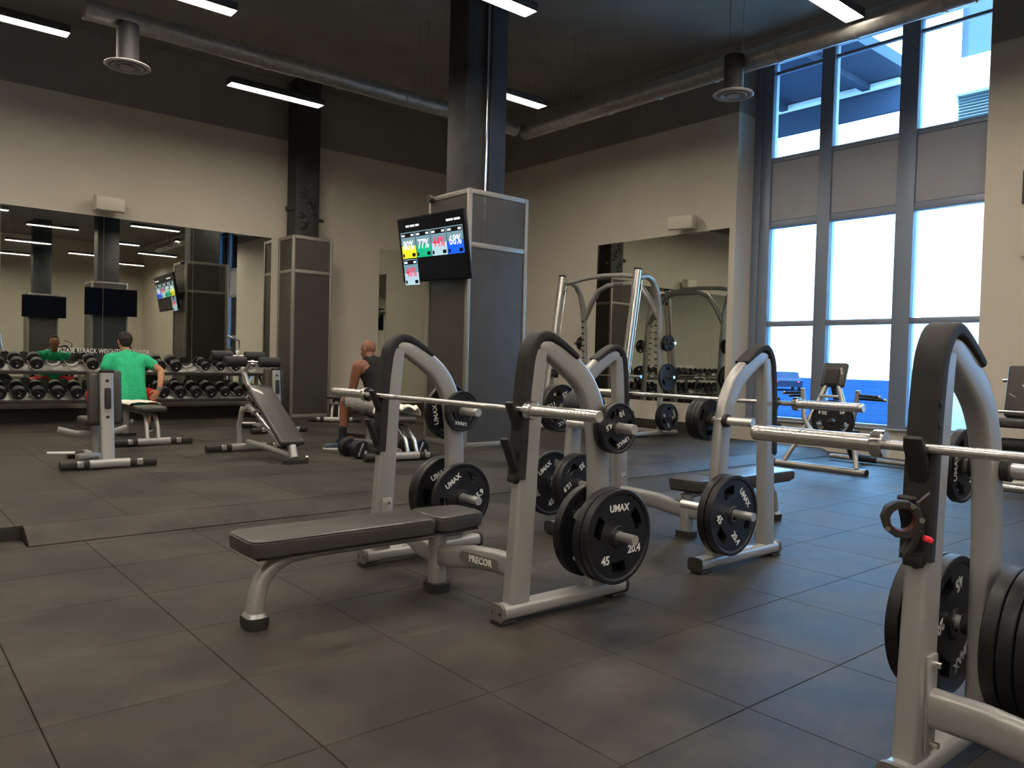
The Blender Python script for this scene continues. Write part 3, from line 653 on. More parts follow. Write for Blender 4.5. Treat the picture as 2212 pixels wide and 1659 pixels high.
# collar clip on the lower hook of rack 3
cl = thing('collar_clip', 'black barbell collar clip with a red tab on the right rack hook', 'collar clip', (2.10, .893, .757), math.radians(-58)); cl.scale = (1.22, 1.22, 1.22)
def ring(r0, r1, y0, y1, n=28, gap=None): return [(r0, y0), (r1, y0), (r1, y1), (r0, y1), (r0, y0)]
MB().lathe([(.027, -.02), (.040, -.02), (.041, -.016), (.041, .016), (.040, .02), (.027, .02), (.027, -.02)], axis='y', n=10).build('outer_ring', 'rubber', cl)
MB().lathe([(.0245, -.019), (.0268, -.019), (.0268, .019), (.0245, .019), (.0245, -.019)], axis='y', n=24).build('inner_liner', 'liner', cl)
for a in (60, 5, 215): MB().tube([(.036 * math.cos(math.radians(a)), -.0235, .036 * math.sin(math.radians(a))), (.036 * math.cos(math.radians(a)), -.018, .036 * math.sin(math.radians(a)))], .006, 12).build('rivet', 'chrome', cl)
MB().sweep([(.03, 0, -.02), (.022, 0, -.05), (.005, 0, -.075)], oval(.036, .02, 10), (0, 1, 0)).build('lever', 'rubber', cl); MB().box((.05, -.01, -.038), (.02, .02, .012), (0, .3, 0), .004).build('release_tab', 'redtab', cl)
MB().tube([(.03, 0, .036), (.052, 0, .06)], .0025, 6).build('cord', 'capgrey', cl)
# ---------------------------------------------------------------- dumbbells and racks
def make_db(R, hl, label, lettered=False):
    t = thing('dumbbell', label, 'dumbbell'); g = .068
    MB().lathe([(.0, -g - .01), (.0145, -g - .01), (.0155, -.03), (.0175, 0), (.0155, .03), (.0145, g + .01), (0, g + .01)], axis='y', n=16).build('handle', 'chrome', t)
    for s in (-1, 1):
        h = MB().lathe([(0, s * g), (.03, s * g), (.034, s * (g + .006)), (R - .012, s * (g + .010)), (R, s * (g + .022)), (R, s * (g + hl - .014)), (R - .014, s * (g + hl)), (R * .62, s * (g + hl)), (R * .58, s * (g + hl - .004)), (0, s * (g + hl - .004))], axis='y', n=24).build('head', 'plate', t)
        if s < 0:
            if lettered:
                text('lettering', 'LIFE FITNESS', .026, 'white', h, face_negy((-.012, -g - hl - .0006, .0), math.radians(68)), .0004, .0005, width=R * 1.5)
                text('weight_lettering', '40', .04, 'white', h, face_negy((.045, -g - hl - .0006, -.035), math.radians(68)), .0004, .001)
            else:
                MB().box((.008, -g - hl + .001, .012), (.07, .003, .008), (0, .7, 0)).build('face_badge', 'chrome', h); MB().box((.0, -g - hl + .001, -.03), (.02, .003, .016), (0, .4, 0)).build('weight_badge', 'white', h)
    return t
dbA = make_db(.082, .10, 'x'); dbB = make_db(.088, .12, 'x'); dbC = make_db(.066, .085, 'x')
for o in (dbA, dbB, dbC): o.location = (0, 0, 0)
usedA = {}
def put_db(proto, loc, rot, label, group):
    k = proto.name
    if k not in usedA: usedA[k] = 1; o = proto; o['label'] = label; o['group'] = group; o.rotation_euler = rot
    else: o = dup(proto, label=label, group=group, rot=rot)
    o.location = loc; return o
def saddle_mesh():
    b = MB(); vs = []; n = 9; R = .088
    for y in (-.035, .035):
        for rr in (R, R + .008):
            for k in range(n):
                a = math.radians(205 + 130 * k / (n - 1)); vs.append((rr * math.cos(a), y, rr * math.sin(a) + R + .012))
    fs = []
    for k in range(n - 1):
        fs += [(k, k + 1, 2 * n + k + 1, 2 * n + k), (n + k, 3 * n + k, 3 * n + k + 1, n + k + 1), (k, n + k, n + k + 1, k + 1), (2 * n + k, 2 * n + k + 1, 3 * n + k + 1, 3 * n + k)]
    fs += [(0, 2 * n, 3 * n, n), (n - 1, 2 * n - 1, 4 * n - 1, 3 * n - 1)]
    b.add(vs, fs); b.box((0, 0, .006), (.05, .06, .012)); return b.mesh('saddle', 'diff')
SAD = saddle_mesh(); TL = .30
def db_rack(x0, x1, label, cols, upcols):
    t = thing('dumbbell_rack', label, 'dumbbell rack', ((x0 + x1) / 2, 12.80, PZ)); h = (x1 - x0) / 2; cx = (x0 + x1) / 2
    for s in (-1, 1):
        x = s * (h - .18)
        MB().tube([(x, -.22, .03), (x, .34, .03)], .03, 12).build('foot', 'steel', t)
        MB().sweep([(x, .28, .04), (x, .22, .35), (x, .16, .8), (x, .14, .92)], oval(.06, .08, 14), (1, 0, 0)).build('end_frame', 'paint', t)
    for zf in (.345, .755):
        MB().box((0, -.235, zf - .012), (2 * h, .02, .05), (-TL * 0, 0, 0), .004).build('front_rail', 'rubber', t)
        MB().box((0, -.03, zf + .045), (2 * h, .42, .012), (TL, 0, 0), .003).build('shelf_tray', 'paint', t)
        MB().box((0, .17, zf + .115), (2 * h, .02, .06), None, .004).build('rear_rail', 'rubber', t)
    for zf, cc in ((.345, cols), (.755, upcols)):
        for x in cc:
            for dy in (-.12, .075):
                o = link('saddle', SAD, t); o.location = (x - cx, dy, zf + .052 + (dy + .03) * math.tan(TL)); o.rotation_euler = (TL, 0, 0)
    return t
low1 = [.77, 1.01, 1.25, 1.49, 1.72, 1.957, 2.196, 2.437, 2.67]; low2 = [3.40, 3.62, 3.87, 4.11, 4.345, 4.575, 4.80, 5.03]
up1 = [.77, 1.01, 1.25, 1.47, 1.695, 1.932, 2.165, 2.40, 2.64]; up2 = [3.34, 3.56, 3.80, 4.03, 4.26, 4.50, 4.75, 5.0]
db_rack(.55, 2.86, 'left dumbbell rack under the long mirror, behind the upright bench', low1, up1)
db_rack(2.98, 5.40, 'right dumbbell rack under the long mirror, behind the decline bench', low2, up2)
def rowdb(cols, zf, skip, sizes, where):
    vis = [i for i in range(len(cols)) if i not in skip]
    for i in vis:
        x = cols[i]; pr = sizes(i); R = .082 if pr is dbA else (.088 if pr is dbB else .066)
        y = 12.80 - .022; z = PZ + zf + .052 + .012 + .088 + (-.022 + .03) * math.tan(TL) + (R - .088) * .2
        u = project((x, 12.5, z))[0]
        pos = ['leftmost', 'second', 'third', 'fourth', 'fifth', 'sixth', 'seventh', 'eighth', 'ninth'][vis.index(i)]
        put_db(pr, (x, y, z), (TL, random.uniform(-.5, .5) * 0, 0), '%s black dumbbell from the left on the %s' % (pos, where), 'dumbbells on the racks')
rowdb(low1, .345, [], lambda i: dbB if i > 2 else dbA, 'lower shelf of the left rack'); rowdb(low2, .345, [0], lambda i: dbB if i < 5 else dbA, 'lower shelf of the right rack')
rowdb(up1, .755, [6, 7], lambda i: dbA, 'upper shelf of the left rack'); rowdb(up2, .755, [3, 7], lambda i: dbB if i < 3 else dbC, 'upper shelf of the right rack')
d40 = make_db(.098, .115, 'forty pound dumbbell standing by the blue shoe of the seated person', True); d40.location = (4.06, 7.42, PZ + .099)
dup(d40, (4.70, 7.24, PZ + .099), -.05, 'forty pound dumbbell half hidden behind the post of the nearest rack')
# ---------------------------------------------------------------- free benches
def feet_bar(t, y, hw, z=.045, nm='cross_foot'):
    f = MB().sweep([(-hw, y, z), (hw, y, z)], oval(.085, .075, 18, 3), (0, 1, 0)).build(nm, 'rubber', t)
    MB().sweep([(-hw * .42, y, z + .002), (hw * .42, y, z + .002)], oval(.09, .08, 18, 3), (0, 1, 0)).build('silver_sleeve', 'paint', f)
    for s in (-1, 1):
        b = MB().box((s * hw * .62, y - .052, z + .01), (.055, .03, .06), None, .006).build('foot_bracket', 'steel', f)
    return f
def cushion(t, c, d, name='pad', rot=None, m='vinyl', bev=.028):
    return MB().box(c, d, rot, bev, 4).build(name, m, t)
def make_utility():
    t = thing('utility_bench', 'upright utility bench with a tall backrest seen from behind, nearest on the left', 'bench', (1.755, 7.72, PZ))
    feet_bar(t, 0, .395)
    up = MB().sweep([(0, .05, .06), (0, .09, .30), (0, .13, .60), (0, .15, .86)], oval(.115, .06, 18, 4), (1, 0, 0)).build('upright', 'paint', t)
    MB().box((0, .085, .63), (.05, .012, .19), (-.12, 0, 0), .012).build('slot', 'rubber', up)
    for z, y in ((.79, .116), (.46, .082)): MB().lathe([(0, y - .008), (.014, y - .008), (.014, y), (0, y)], (0, 0, z), 'y', 12).build('bolt_hole', 'rubber', up)
    cushion(t, (0, .215, .635), (.285, .075, .50), 'backrest', (-.1, 0, 0)); MB().box((0, .145, .875), (.125, .05, .03), None, .01).build('top_cap', 'guard', t)
    cushion(t, (0, .50, .40), (.27, .44, .07), 'seat')
    MB().sweep([(0, .06, .05), (0, .5, .06), (0, 1.0, .04)], oval(.075, .06, 16), (1, 0, 0)).build('floor_rail', 'paint', t)
    MB().sweep([(0, .55, .07), (0, .55, .37)], oval(.06, .09, 16), (1, 0, 0)).build('seat_post', 'paint', t)
    MB().sweep([(-.30, .66, .31), (-.16, .62, .27), (.0, .58, .27), (.16, .62, .27), (.30, .66, .31)], oval(.06, .03, 12), (0, 0, 1)).build('leg_bracket', 'paint', t)
    MB().tube([(-.22, .30, .12), (-.44, .34, .125)], .014, 12).build('carry_handle', 'white', t); MB().box((-.12, .28, .09), (.20, .07, .05), (0, 0, .3), .01).build('handle_mount', 'paint', t)
    MB().tube([(-.17, .9, .035), (.17, .9, .035)], .04, 14).build('front_foot', 'rubber', t)
    return t
u1 = make_utility(); dup(u1, (4.46, 10.25, PZ), None, 'utility bench further back, its backrest beside the slim silver cage')
def make_flat(label, loc):
    t = thing('flat_bench', label, 'bench', loc)
    feet_bar(t, 0, .42)
    MB().sweep([(.06, .02, .06), (.06, .06, .2), (.05, .14, .33), (.04, .24, .36)], oval(.045, .05, 14), (1, 0, 0)).build('arch_leg', 'paint', t)
    MB().sweep([(-.06, .02, .06), (-.06, .06, .2), (-.05, .14, .33), (-.04, .24, .36)], oval(.045, .05, 14), (1, 0, 0)).build('arch_leg', 'paint', t)
    MB().sweep([(0, .2, .35), (0, 1.3, .35)], oval(.07, .05, 14), (1, 0, 0)).build('spine', 'paint', t)
    MB().sweep([(0, 1.2, .03), (0, 1.2, .34)], oval(.07, .07, 14), (1, 0, 0)).build('rear_leg', 'paint', t)
    MB().sweep([(0, 1.2, 0), (0, 1.2, .04)], oval(.24, .10, 16), (1, 0, 0)).build('rear_foot', 'rubber', t)
    cushion(t, (0, .42, .41), (.29, .86, .07), 'back_pad'); cushion(t, (0, 1.10, .41), (.29, .46, .07), 'seat_pad')
    return t
make_flat('flat bench with a white towel that the person in the green shirt sits on', (2.60, 9.42, PZ))
fb = make_flat('small flat bench far back beside the knee of the person in the black tank top', (6.0, 11.6, PZ)); fb.rotation_euler = (0, 0, -.6)
# decline ab bench
ab = thing('decline_bench', 'slanted decline bench with four foam leg rollers at its top', 'bench', (3.32, 8.45, PZ))
feet_bar(ab, .0, .46)
MB().sweep([(-.09, .02, .07), (-.09, .04, .28), (-.08, .0, .44), (-.05, -.12, .50), (-.03, -.25, .44)], oval(.05, .06, 14), (1, 0, 0)).build('arch_leg', 'paint', ab)
MB().sweep([(.05, -.02, .44), (.05, -.45, .26), (.05, -.75, .14)], oval(.04, .05, 14), (1, 0, 0)).build('brace', 'steel', ab)
MB().sweep([(0, -.15, .58), (0, .05, .74), (0, .22, .93)], oval(.05, .07, 14), (1, 0, 0)).build('roller_arm', 'paint', ab)
pitch = math.atan2(.54, .92)
cushion(ab, (0, -.70, .455), (.265, 1.06, .065), 'backrest', (pitch, 0, 0)); MB().box((.0, -.70, .405), (.18, .95, .03), (pitch, 0, 0), .01).build('pad_board', 'rubber', ab)
MB().sweep([(0, .0, .10), (0, -.6, .09), (0, -1.18, .06)], oval(.07, .055, 14), (1, 0, 0)).build('floor_rail', 'paint', ab)
MB().sweep([(0, -1.18, .05), (0, -1.12, .17)], oval(.08, .08, 14), (1, 0, 0)).build('front_post', 'paint', ab); MB().sweep([(0, -1.22, 0), (0, -1.22, .04)], oval(.26, .11, 18), (1, 0, 0)).build('front_foot', 'rubber', ab)
MB().ell((.13, -1.2, .05), (.022, .022, .022)).build('knob', 'chrome', ab)
for yy, zz in ((-.08, .985), (.34, 1.045)):
    MB().tube([(-.3, yy, zz), (.3, yy, zz)], .012, 10).build('roller_rod', 'chrome', ab)
    for s in (-1, 1): MB().lathe([(.012, s * .075), (.05, s * .075), (.056, s * .082), (.056, s * .298), (.05, s * .305), (.012, s * .305)], (0, yy, zz), 'x', 20).build('foam_roller', 'guard', ab)
MB().sweep([(0, .16, .88), (0, .34, 1.04), (0, .38, 1.10)], oval(.04, .05, 12), (1, 0, 0)).build('roller_link', 'steel', ab); MB().sweep([(0, .16, .88), (0, -.02, .97), (0, -.08, .985)], oval(.04, .05, 12), (1, 0, 0)).build('roller_link', 'steel', ab)
MB().tube([(.02, .36, 1.06), (.02, .37, 1.22), (-.12, .36, 1.27)], .012, 10, ref=(0, 1, 0)).build('hand_grip', 'chrome', ab)
MB().ell((-.10, -.22, .60), (.02, .02, .025)).build('knob', 'chrome', ab)
# adjustable bench of the bald man
mb = thing('adjustable_bench', 'adjustable bench with curved silver legs under the person in the black tank top', 'bench', (4.38, 6.95, PZ), -.16)
feet_bar(mb, 0, .42)
for s in (-1, 1): MB().sweep([(s * .05 + .12, .02, .06), (s * .05 + .10, .05, .2), (s * .045 + .06, .15, .32), (s * .03, .34, .36), (s * .03, .6, .36)], oval(.04, .05, 14), (1, 0, 0)).build('arch_leg', 'steel', mb)
MB().sweep([(0, .1, .08), (0, .9, .10), (0, 1.5, .05)], oval(.07, .06, 14), (1, 0, 0)).build('floor_rail', 'paint', mb); MB().tube([(-.22, 1.5, .04), (.22, 1.5, .04)], .038, 14).build('front_foot', 'rubber', mb)
MB().sweep([(0, 1.05, .1), (0, .98, .38)], oval(.06, .06, 14), (1, 0, 0)).build('seat_post', 'paint', mb)
cushion(mb, (0, .38, .445), (.28, .84, .07), 'backrest', (.06, 0, 0)); cushion(mb, (0, 1.06, .44), (.29, .42, .075), 'seat')
MB().box((-.10, 1.35, .14), (.05, .03, .04), None, .008).build('adjuster_tab', 'orange', mb); MB().tube([(-.2, 1.35, .16), (.1, 1.35, .12)], .02, 10).build('adjuster_bar', 'rubber', mb)
# towels: draped sheets
def towel(name, label, c, w, d, z, seed, amp=1):
    random.seed(seed); b = MB(); nx, ny = 26, 22; vs = []; ph = random.uniform(0, 6)
    for j in range(ny):
        for i in range(nx):
            u = (i / (nx - 1) - .5) * w; v = (j / (ny - 1) - .5) * d
            zz = z + .010 + amp * (.010 * abs(math.sin(u * 21 + ph + v * 8)) + .006 * abs(math.sin(v * 27 + ph))); half = .148
            x = u
            if abs(u) > half:
                e = abs(u) - half; x = math.copysign(half + min(e, .012) + .01, u); zz = z - max(0, e - .012) + .004
            vs.append((c[0] + x + .006 * math.sin(v * 40), c[1] + v + .012 * math.sin(u * 17 + ph), zz))
    fs = [(j * nx + i, j * nx + i + 1, (j + 1) * nx + i + 1, (j + 1) * nx + i) for j in range(ny - 1) for i in range(nx - 1)]
    o = b.add(vs, fs).build(name, 'towel', ang=80); s = o.modifiers.new('thick', 'SOLIDIFY'); s.thickness = .006; s.offset = 1
    return tag(o, label, 'towel')
towel('towel', 'white towel lying across the bench under the person in the green shirt', (2.60, 10.05, 0), .34, .5, PZ + .446, 3)
towel('towel', 'crumpled white towel on the bench behind the person in the black tank top', (4.46, 7.22, 0), .40, .42, PZ + .495, 9, 4)
# ---------------------------------------------------------------- smith machine against the right mirror
sm = thing('smith_machine', 'tall silver smith machine with angled rails in front of the right mirror', 'weight machine', (9.0, 8.4, PZ))
def SP(X, z): return (X - 9.0, z - PZ)
for yy, s in ((-.8, -1), (.8, 1)):
    f = lambda X, z, y=yy: (X - 9.0, y, z - PZ)
    rail = MB().sweep([f(8.40, .12), f(8.75, 2.54)], oval(.11, .10, 20, 3), (0, 1, 0)).build('angled_rail', 'steel', sm)
    MB().sweep([f(8.752, 2.54), f(8.755, 2.565)], oval(.115, .105, 20, 3), (0, 1, 0)).build('rail_cap', 'rubber', rail)
    MB().tube([f(8.50, .16), f(8.85, 2.42)], .014, 12).build('guide_rod', 'chrome', rail)
    for z in (.3, 2.3): MB().box(f(8.42 + .145 * z, z), (.10, .05, .07), (0, .14, 0), .008).build('rod_mount', 'rubber', rail)
    MB().sweep([f(8.78, 2.44), f(8.95, 2.47), f(9.08, 2.42), f(9.18, 2.28), f(9.25, 2.05), f(9.29, 1.7), f(9.33, 1.0), f(9.36, .13)], oval(.085, .085, 18, 2.6), (0, 1, 0)).build('rear_upright', 'paint', sm)
    MB().sweep([f(8.30, .125), f(9.75, .125)], oval(.08, .07, 16, 3), (0, 1, 0)).build('foot_tube', 'paint', sm)
    for k in range(12): MB().tube([f(9.24 + .0 + (1.9 - (.75 + .1 * k)) * .06, .75 + .1 * k, yy - s * .03), f(9.19 + (1.9 - (.75 + .1 * k)) * .06, .75 + .1 * k, yy - s * .03)], .011, 8).build('catch_peg', 'rubber', sm)
    for z in (1.49, .98, .38):
        MB().tube([f(9.34, z, yy), f(9.34, z, yy + s * .26)], .0235, 14).build('storage_horn', 'chrome', sm)
MB().sweep([(-.14, -.8, 2.36), (-.12, -.4, 2.42), (-.12, 0, 2.44), (-.12, .4, 2.42), (-.14, .8, 2.36)], oval(.07, .07, 16, 2.5), (0, 0, 1)).build('top_crossbar', 'paint', sm)
MB().sweep([(.27, -.78, 1.80), (.26, -.62, 2.06), (.25, -.45, 2.26), (.25, -.25, 2.33), (.25, .25, 2.33), (.25, .45, 2.26), (.26, .62, 2.06), (.27, .78, 1.80)], oval(.08, .08, 16, 2.6), (1, 0, 0)).build('rear_arch', 'paint', sm)
MB().sweep([(.34, -.8, .06), (.34, .8, .06)], oval(.07, .07, 16), (0, 0, 1)).build('rear_crossbar', 'paint', sm)
MB().box((.205, 0, 2.33), (.006, .2, .05), None, .003).build('nameplate', 'capgrey', sm)
sb = MB().tube([(-.46, -1.08, .90), (-.46, 1.08, .90)], .014, 14).build('lifting_bar', 'chrome', sm)
for s in (-1, 1):
    MB().tube([(-.46, s * .76, .90), (-.46, s * 1.1, .90)], .025, 16).build('bar_sleeve', 'steel', sb); MB().box((-.44, s * .70, .90), (.09, .05, .14), None, .01).build('hook_latch', 'rubber', sb)
G2 = 'plates stored on the smith machine'
for k, (kd, y, z, l) in enumerate([(10, 9.30, 1.49, 'small plate high on the left post of the smith machine'), (25, 9.30, .98, 'middle plate on the left post of the smith machine'), (10, 7.50, 1.49, 'small plate high on the right post of the smith machine'), (10, 7.46, 1.49, 'second small plate high on the right post of the smith machine'),
        (25, 7.50, .98, 'middle plate on the right post of the smith machine'), (35, 7.46, .98, 'outer middle plate on the right post of the smith machine'), (35, 7.50, .38, 'low inner plate on the right post of the smith machine'), (35, 7.46, .38, 'low middle plate on the right post of the smith machine'), (35, 7.42, .38, 'low outer lettered plate on the right post of the smith machine'), (25, 9.34, .38, 'low plate on the left post of the smith machine')]):
    plate(kd, (9.34, y, z - .002), math.radians(37 * k), l, False, G2, showtext=('lettered' in l))
# ---------------------------------------------------------------- chest-supported row machine by the window
rw = thing('row_machine', 'silver chest-supported row machine in front of the bright window', 'weight machine', (8.45, 4.52, 0))
MB().tube([(-.03, -.54, .035), (-.03, .54, .035)], .034, 16).build('front_base', 'paint', rw)
for s in (-1, 1):
    MB().sweep([(-.03, s * .44, .06), (.14, s * .30, .42), (.36, .08 + s * .10, .90), (.42, .10 + s * .06, 1.0)], oval(.05, .06, 14), (0, 1, 0)).build('front_leg', 'paint', rw)
    MB().lathe([(0, s * .54), (.038, s * .54), (.038, s * .56), (0, s * .565)], (-.03, 0, .035), 'y', 14).build('end_cap', 'rubber', rw)
    a = MB().sweep([(.10, s * .10, .40), (.12, s * .22, .46), (.14, s * .30, .58), (.15, s * .335, .90)], oval(.045, .05, 14), (1, 0, 0)).build('lever_arm', 'paint', rw)
    MB().tube([(.15, s * .335, .90), (.15, s * .335, .925)], .026, 12).build('arm_cap', 'chrome', a)
    for (dx, dz) in ((.0, .0), (.14, -.035)):
        g = MB().tube([(.15, s * .345, .87 + dz), (.15 + dx, s * .57, .86 + dz)], .016, 12).build('grip', 'guard', a); MB().ell((.15 + dx, s * .575, .86 + dz), (.02, .02, .02), n=10).build('grip_end', 'chrome', g)
cushion(rw, (.44, .10, 1.09), (.07, .30, .30), 'chest_pad', (0, .35, 0)); MB().box((.385, .10, 1.07), (.02, .16, .18), (0, .35, 0), .005).build('pad_board', 'rubber', rw)
MB().sweep([(.30, -.04, .84), (.30, .2, .84)], oval(.035, .035, 10), (0, 0, 1)).build('cross_tie', 'paint', rw)
MB().sweep([(.42, .1, 1.0), (.55, .05, .5), (.75, 0, .12), (1.2, 0, .06)], oval(.06, .08, 14), (0, 1, 0)).build('spine', 'guard', rw)
MB().tube([(1.15, -.48, .05), (1.15, -.12, .05)], .03, 14).build('rear_base', 'paint', rw); MB().tube([(1.15, .12, .05), (1.15, .48, .05)], .03, 14).build('rear_base', 'paint', rw)
MB().sweep([(1.15, -.12, .05), (1.15, .12, .05)], oval(.07, .07, 12), (0, 0, 1)).build('base_joint', 'guard', rw)
MB().tube([(-.32, -.26, .598), (.14, -.1, .54)], .0235, 14).build('plate_horn', 'rubber', rw); MB().box((.2, 0, .5), (.16, .08, .2), None, .02).build('pivot_block', 'guard', rw)
MB().lathe([(0, -.03), (.06, -.03), (.06, .03), (0, .03)], (.13, -.33, .42), 'y', 18).build('counterweight', 'rubber', rw)
p = plate(45, (8.21, 4.265, .597), math.radians(186), 'large plate with lettering upside down on the row machine by the window', False, None); p.rotation_euler = (0, math.radians(186), -math.pi / 2 + .33)
# ---------------------------------------------------------------- incline machine cut by the right edge
im = thing('incline_press_machine', 'dark padded incline machine cut off by the right edge', 'weight machine', (8.75, 2.35, 0))
cushion(im, (.05, .12, .98), (.09, .60, .52), 'backrest', (0, .2, 0)); cushion(im, (.14, .12, 1.30), (.09, .36, .14), 'head_pad', (0, .2, 0)); cushion(im, (-.12, .12, .68), (.35, .60, .09), 'seat')
MB().tube([(-.16, -.4, .785), (-.16, .42, .785)], .016, 14).build('chrome_rod', 'chrome', im); MB().tube([(-.2, -.4, .47), (-.2, .36, .47)], .065, 18).build('foam_roller', 'guard', im)
MB().tube([(.0, .12, .04), (.0, .12, .66)], .045, 14).build('seat_post', 'paint', im)
for y in (.60,): MB().tube([(.1, -.9, .06), (.1, y, .06)], .04, 14).build('base_tube', 'paint', im)
MB().tube([(-.35, -.9, .07), (-.35, .42, .07)], .04, 14).build('base_tube', 'chrome', im); MB().tube([(-.35, -.5, .07), (.6, -.5, .07)], .04, 14).build('base_tube', 'paint', im)
MB().tube([(.25, -.6, 1.09), (.25, .52, 1.09)], .022, 12).build('cross_bar', 'steel', im); MB().tube([(.25, .0, .06), (.25, .0, 1.3)], .04, 14).build('back_post', 'paint', im)
tag(MB().box((0, 0, 0), (.02, .30, .38), None, .004).build('wall_sign', 'sign', None, None, (WX - .012, 2.96, 3.27)), 'dark rectangular sign high on the wall at the right edge', 'sign')
tag(MB().box((0, 0, 0), (.08, .26, .38), None, .01).build('wall_box', 'speaker', None, None, (WX - .045, 2.96, 2.67)), 'pale box on the wall below the dark sign at the right edge', 'box')
tag(MB().tube([(0, 0, 0), (0, .35, 0)], .03, 12).build('foot_end', 'rubber', None, None, (1.02, 10.2, PZ + .031), ang=60), 'black rubber foot end of a bench just inside the left edge', 'foot')
# equipment behind the camera that the mirrors show
dup(sm, (3.2, -4.6, 0), math.pi, 'smith machine behind the camera, seen only in the mirrors'); dup(u1, (1.6, -2.6, 0), math.pi, 'utility bench behind the camera, seen only in the mirrors')
dup(rw, (-1.6, -3.5, 0), .6, 'row machine behind the camera, seen only in the mirrors')
# ---------------------------------------------------------------- people
def remesh(name, b, vox, m, parent=None, smooth=4, disp=0):
    o = b.build(name + '_tmp', m); md = o.modifiers.new('r', 'REMESH'); md.mode = 'VOXEL'; md.voxel_size = vox; md.use_smooth_shade = True
    s = o.modifiers.new('s', 'SMOOTH'); s.factor = .5; s.iterations = smooth
    if disp:
        tx_ = bpy.data.textures.new('clouds', 'CLOUDS'); tx_.noise_scale = .05; d = o.modifiers.new('d', 'DISPLACE'); d.texture = tx_; d.strength = disp; d.mid_level = .5; d.texture_coords = 'GLOBAL'
    bpy.context.view_layer.update(); me = bpy.data.meshes.new_from_object(o.evaluated_get(bpy.context.evaluated_depsgraph_get()))
    bpy.data.objects.remove(o); me.materials.clear(); me.materials.append(M[m]); me.name = name
    for p_ in me.polygons: p_.use_smooth = True
    return link(name, me, parent)
def V(*a): return Vector(a)
def add_hand(b, wrist, dirn, palmn, thumb_side, s=1.0, curl=.35):
    d = Vector(dirn).normalized(); n = Vector(palmn); n = (n - d * n.dot(d)).normalized(); sd = d.cross(n) * thumb_side; w = Vector(wrist)
    q = Matrix((sd, n, d)).transposed().to_euler()
    b.ell(w + d * .05 * s, (.040 * s, .017 * s, .052 * s), tuple(q)); b.cap(w - d * .01, w + d * .03 * s, .026 * s, .026 * s)
    for k, (off, L) in enumerate(((.030, .070), (.010, .080), (-.010, .075), (-.029, .058))):
        p0 = w + d * .085 * s + sd * off * s; d1 = (d + n * curl * .6).normalized(); p1 = p0 + d1 * L * .45 * s; d2 = (d + n * curl * 1.6).normalized(); p2 = p1 + d2 * L * .55 * s
        b.cap(p0, p1, .0095 * s, .0088 * s, 8); b.cap(p1, p2, .0088 * s, .0075 * s, 8)
    t0 = w + d * .025 * s + sd * .03 * s; t1 = t0 + (sd * .8 + d * .9 + n * .2).normalized() * .045 * s; t2 = t1 + (d + sd * .25 + n * .35).normalized() * .035 * s
    b.cap(t0, t1, .013 * s, .011 * s, 8); b.cap(t1, t2, .011 * s, .009 * s, 8)
def add_head(b, c, fwd, up):
    f = Vector(fwd).normalized(); u = Vector(up); u = (u - f * u.dot(f)).normalized(); r = f.cross(u); c = Vector(c)
    R3 = Matrix((r, f, u)).transposed(); e = tuple(R3.to_euler()); L = lambda x, y, z: c + R3 @ Vector((x, y, z))
    b.ell(L(0, -.012, .025), (.076, .094, .090), e, 24); b.ell(L(0, .028, -.035), (.058, .062, .078), e, 20); b.ell(L(0, .062, -.085), (.026, .022, .02), e)
    b.ell(L(0, .094, -.02), (.013, .020, .026), e); b.ell(L(0, .072, .03), (.055, .02, .014), e); b.ell(L(0, .086, -.062), (.025, .010, .010), e)
    for s in (-1, 1): b.ell(L(s * .077, -.006, -.008), (.010, .020, .032), e, 12); b.ell(L(s * .045, .055, -.025), (.02, .02, .02), e)
    return L, e
def shoe(t, heel, toe, z, m):
    h = Vector(heel); d = (Vector(toe) - h); L = d.length; d.normalize(); s = Vector((0, 0, 1)).cross(d)
    b = MB(); b.ell(h + d * .05 + V(0, 0, z + .055), (.040, .055, .05), None); b.cap(h + d * .05 + V(0, 0, z + .05), h + d * (L - .045) + V(0, 0, z + .035), .038, .034); b.ell(h + d * (L - .06) + V(0, 0, z + .035), (.045, .05, .028))
    b.cap(h + d * .05 + V(0, 0, z + .07), h + d * .06 + V(0, 0, z + .115), .04, .038)
    o = remesh('shoe', b, .006, m, t, 3)
    for v in o.data.vertices:
        if v.co.z < z + .016: v.co.z = z + .016
    ol = []
    for k in range(20):
        a = 2 * math.pi * k / 20; ol.append(h + d * (L / 2 - .0 + (L / 2) * math.cos(a) * 1.0) + s * (.042 + .006 * math.cos(a)) * math.sin(a))
    vs = [(p_.x, p_.y, z + .001) for p_ in ol] + [(p_.x, p_.y, z + .022) for p_ in ol]; n = 20
    MB().add(vs, [tuple(range(n))[::-1], tuple(n + k for k in range(n))] + [(k, (k + 1) % n, n + (k + 1) % n, n + k) for k in range(n)]).build('sole', 'sole', o)
def shift(L, o): return [(Vector(p) - o, r) for p, r in L]
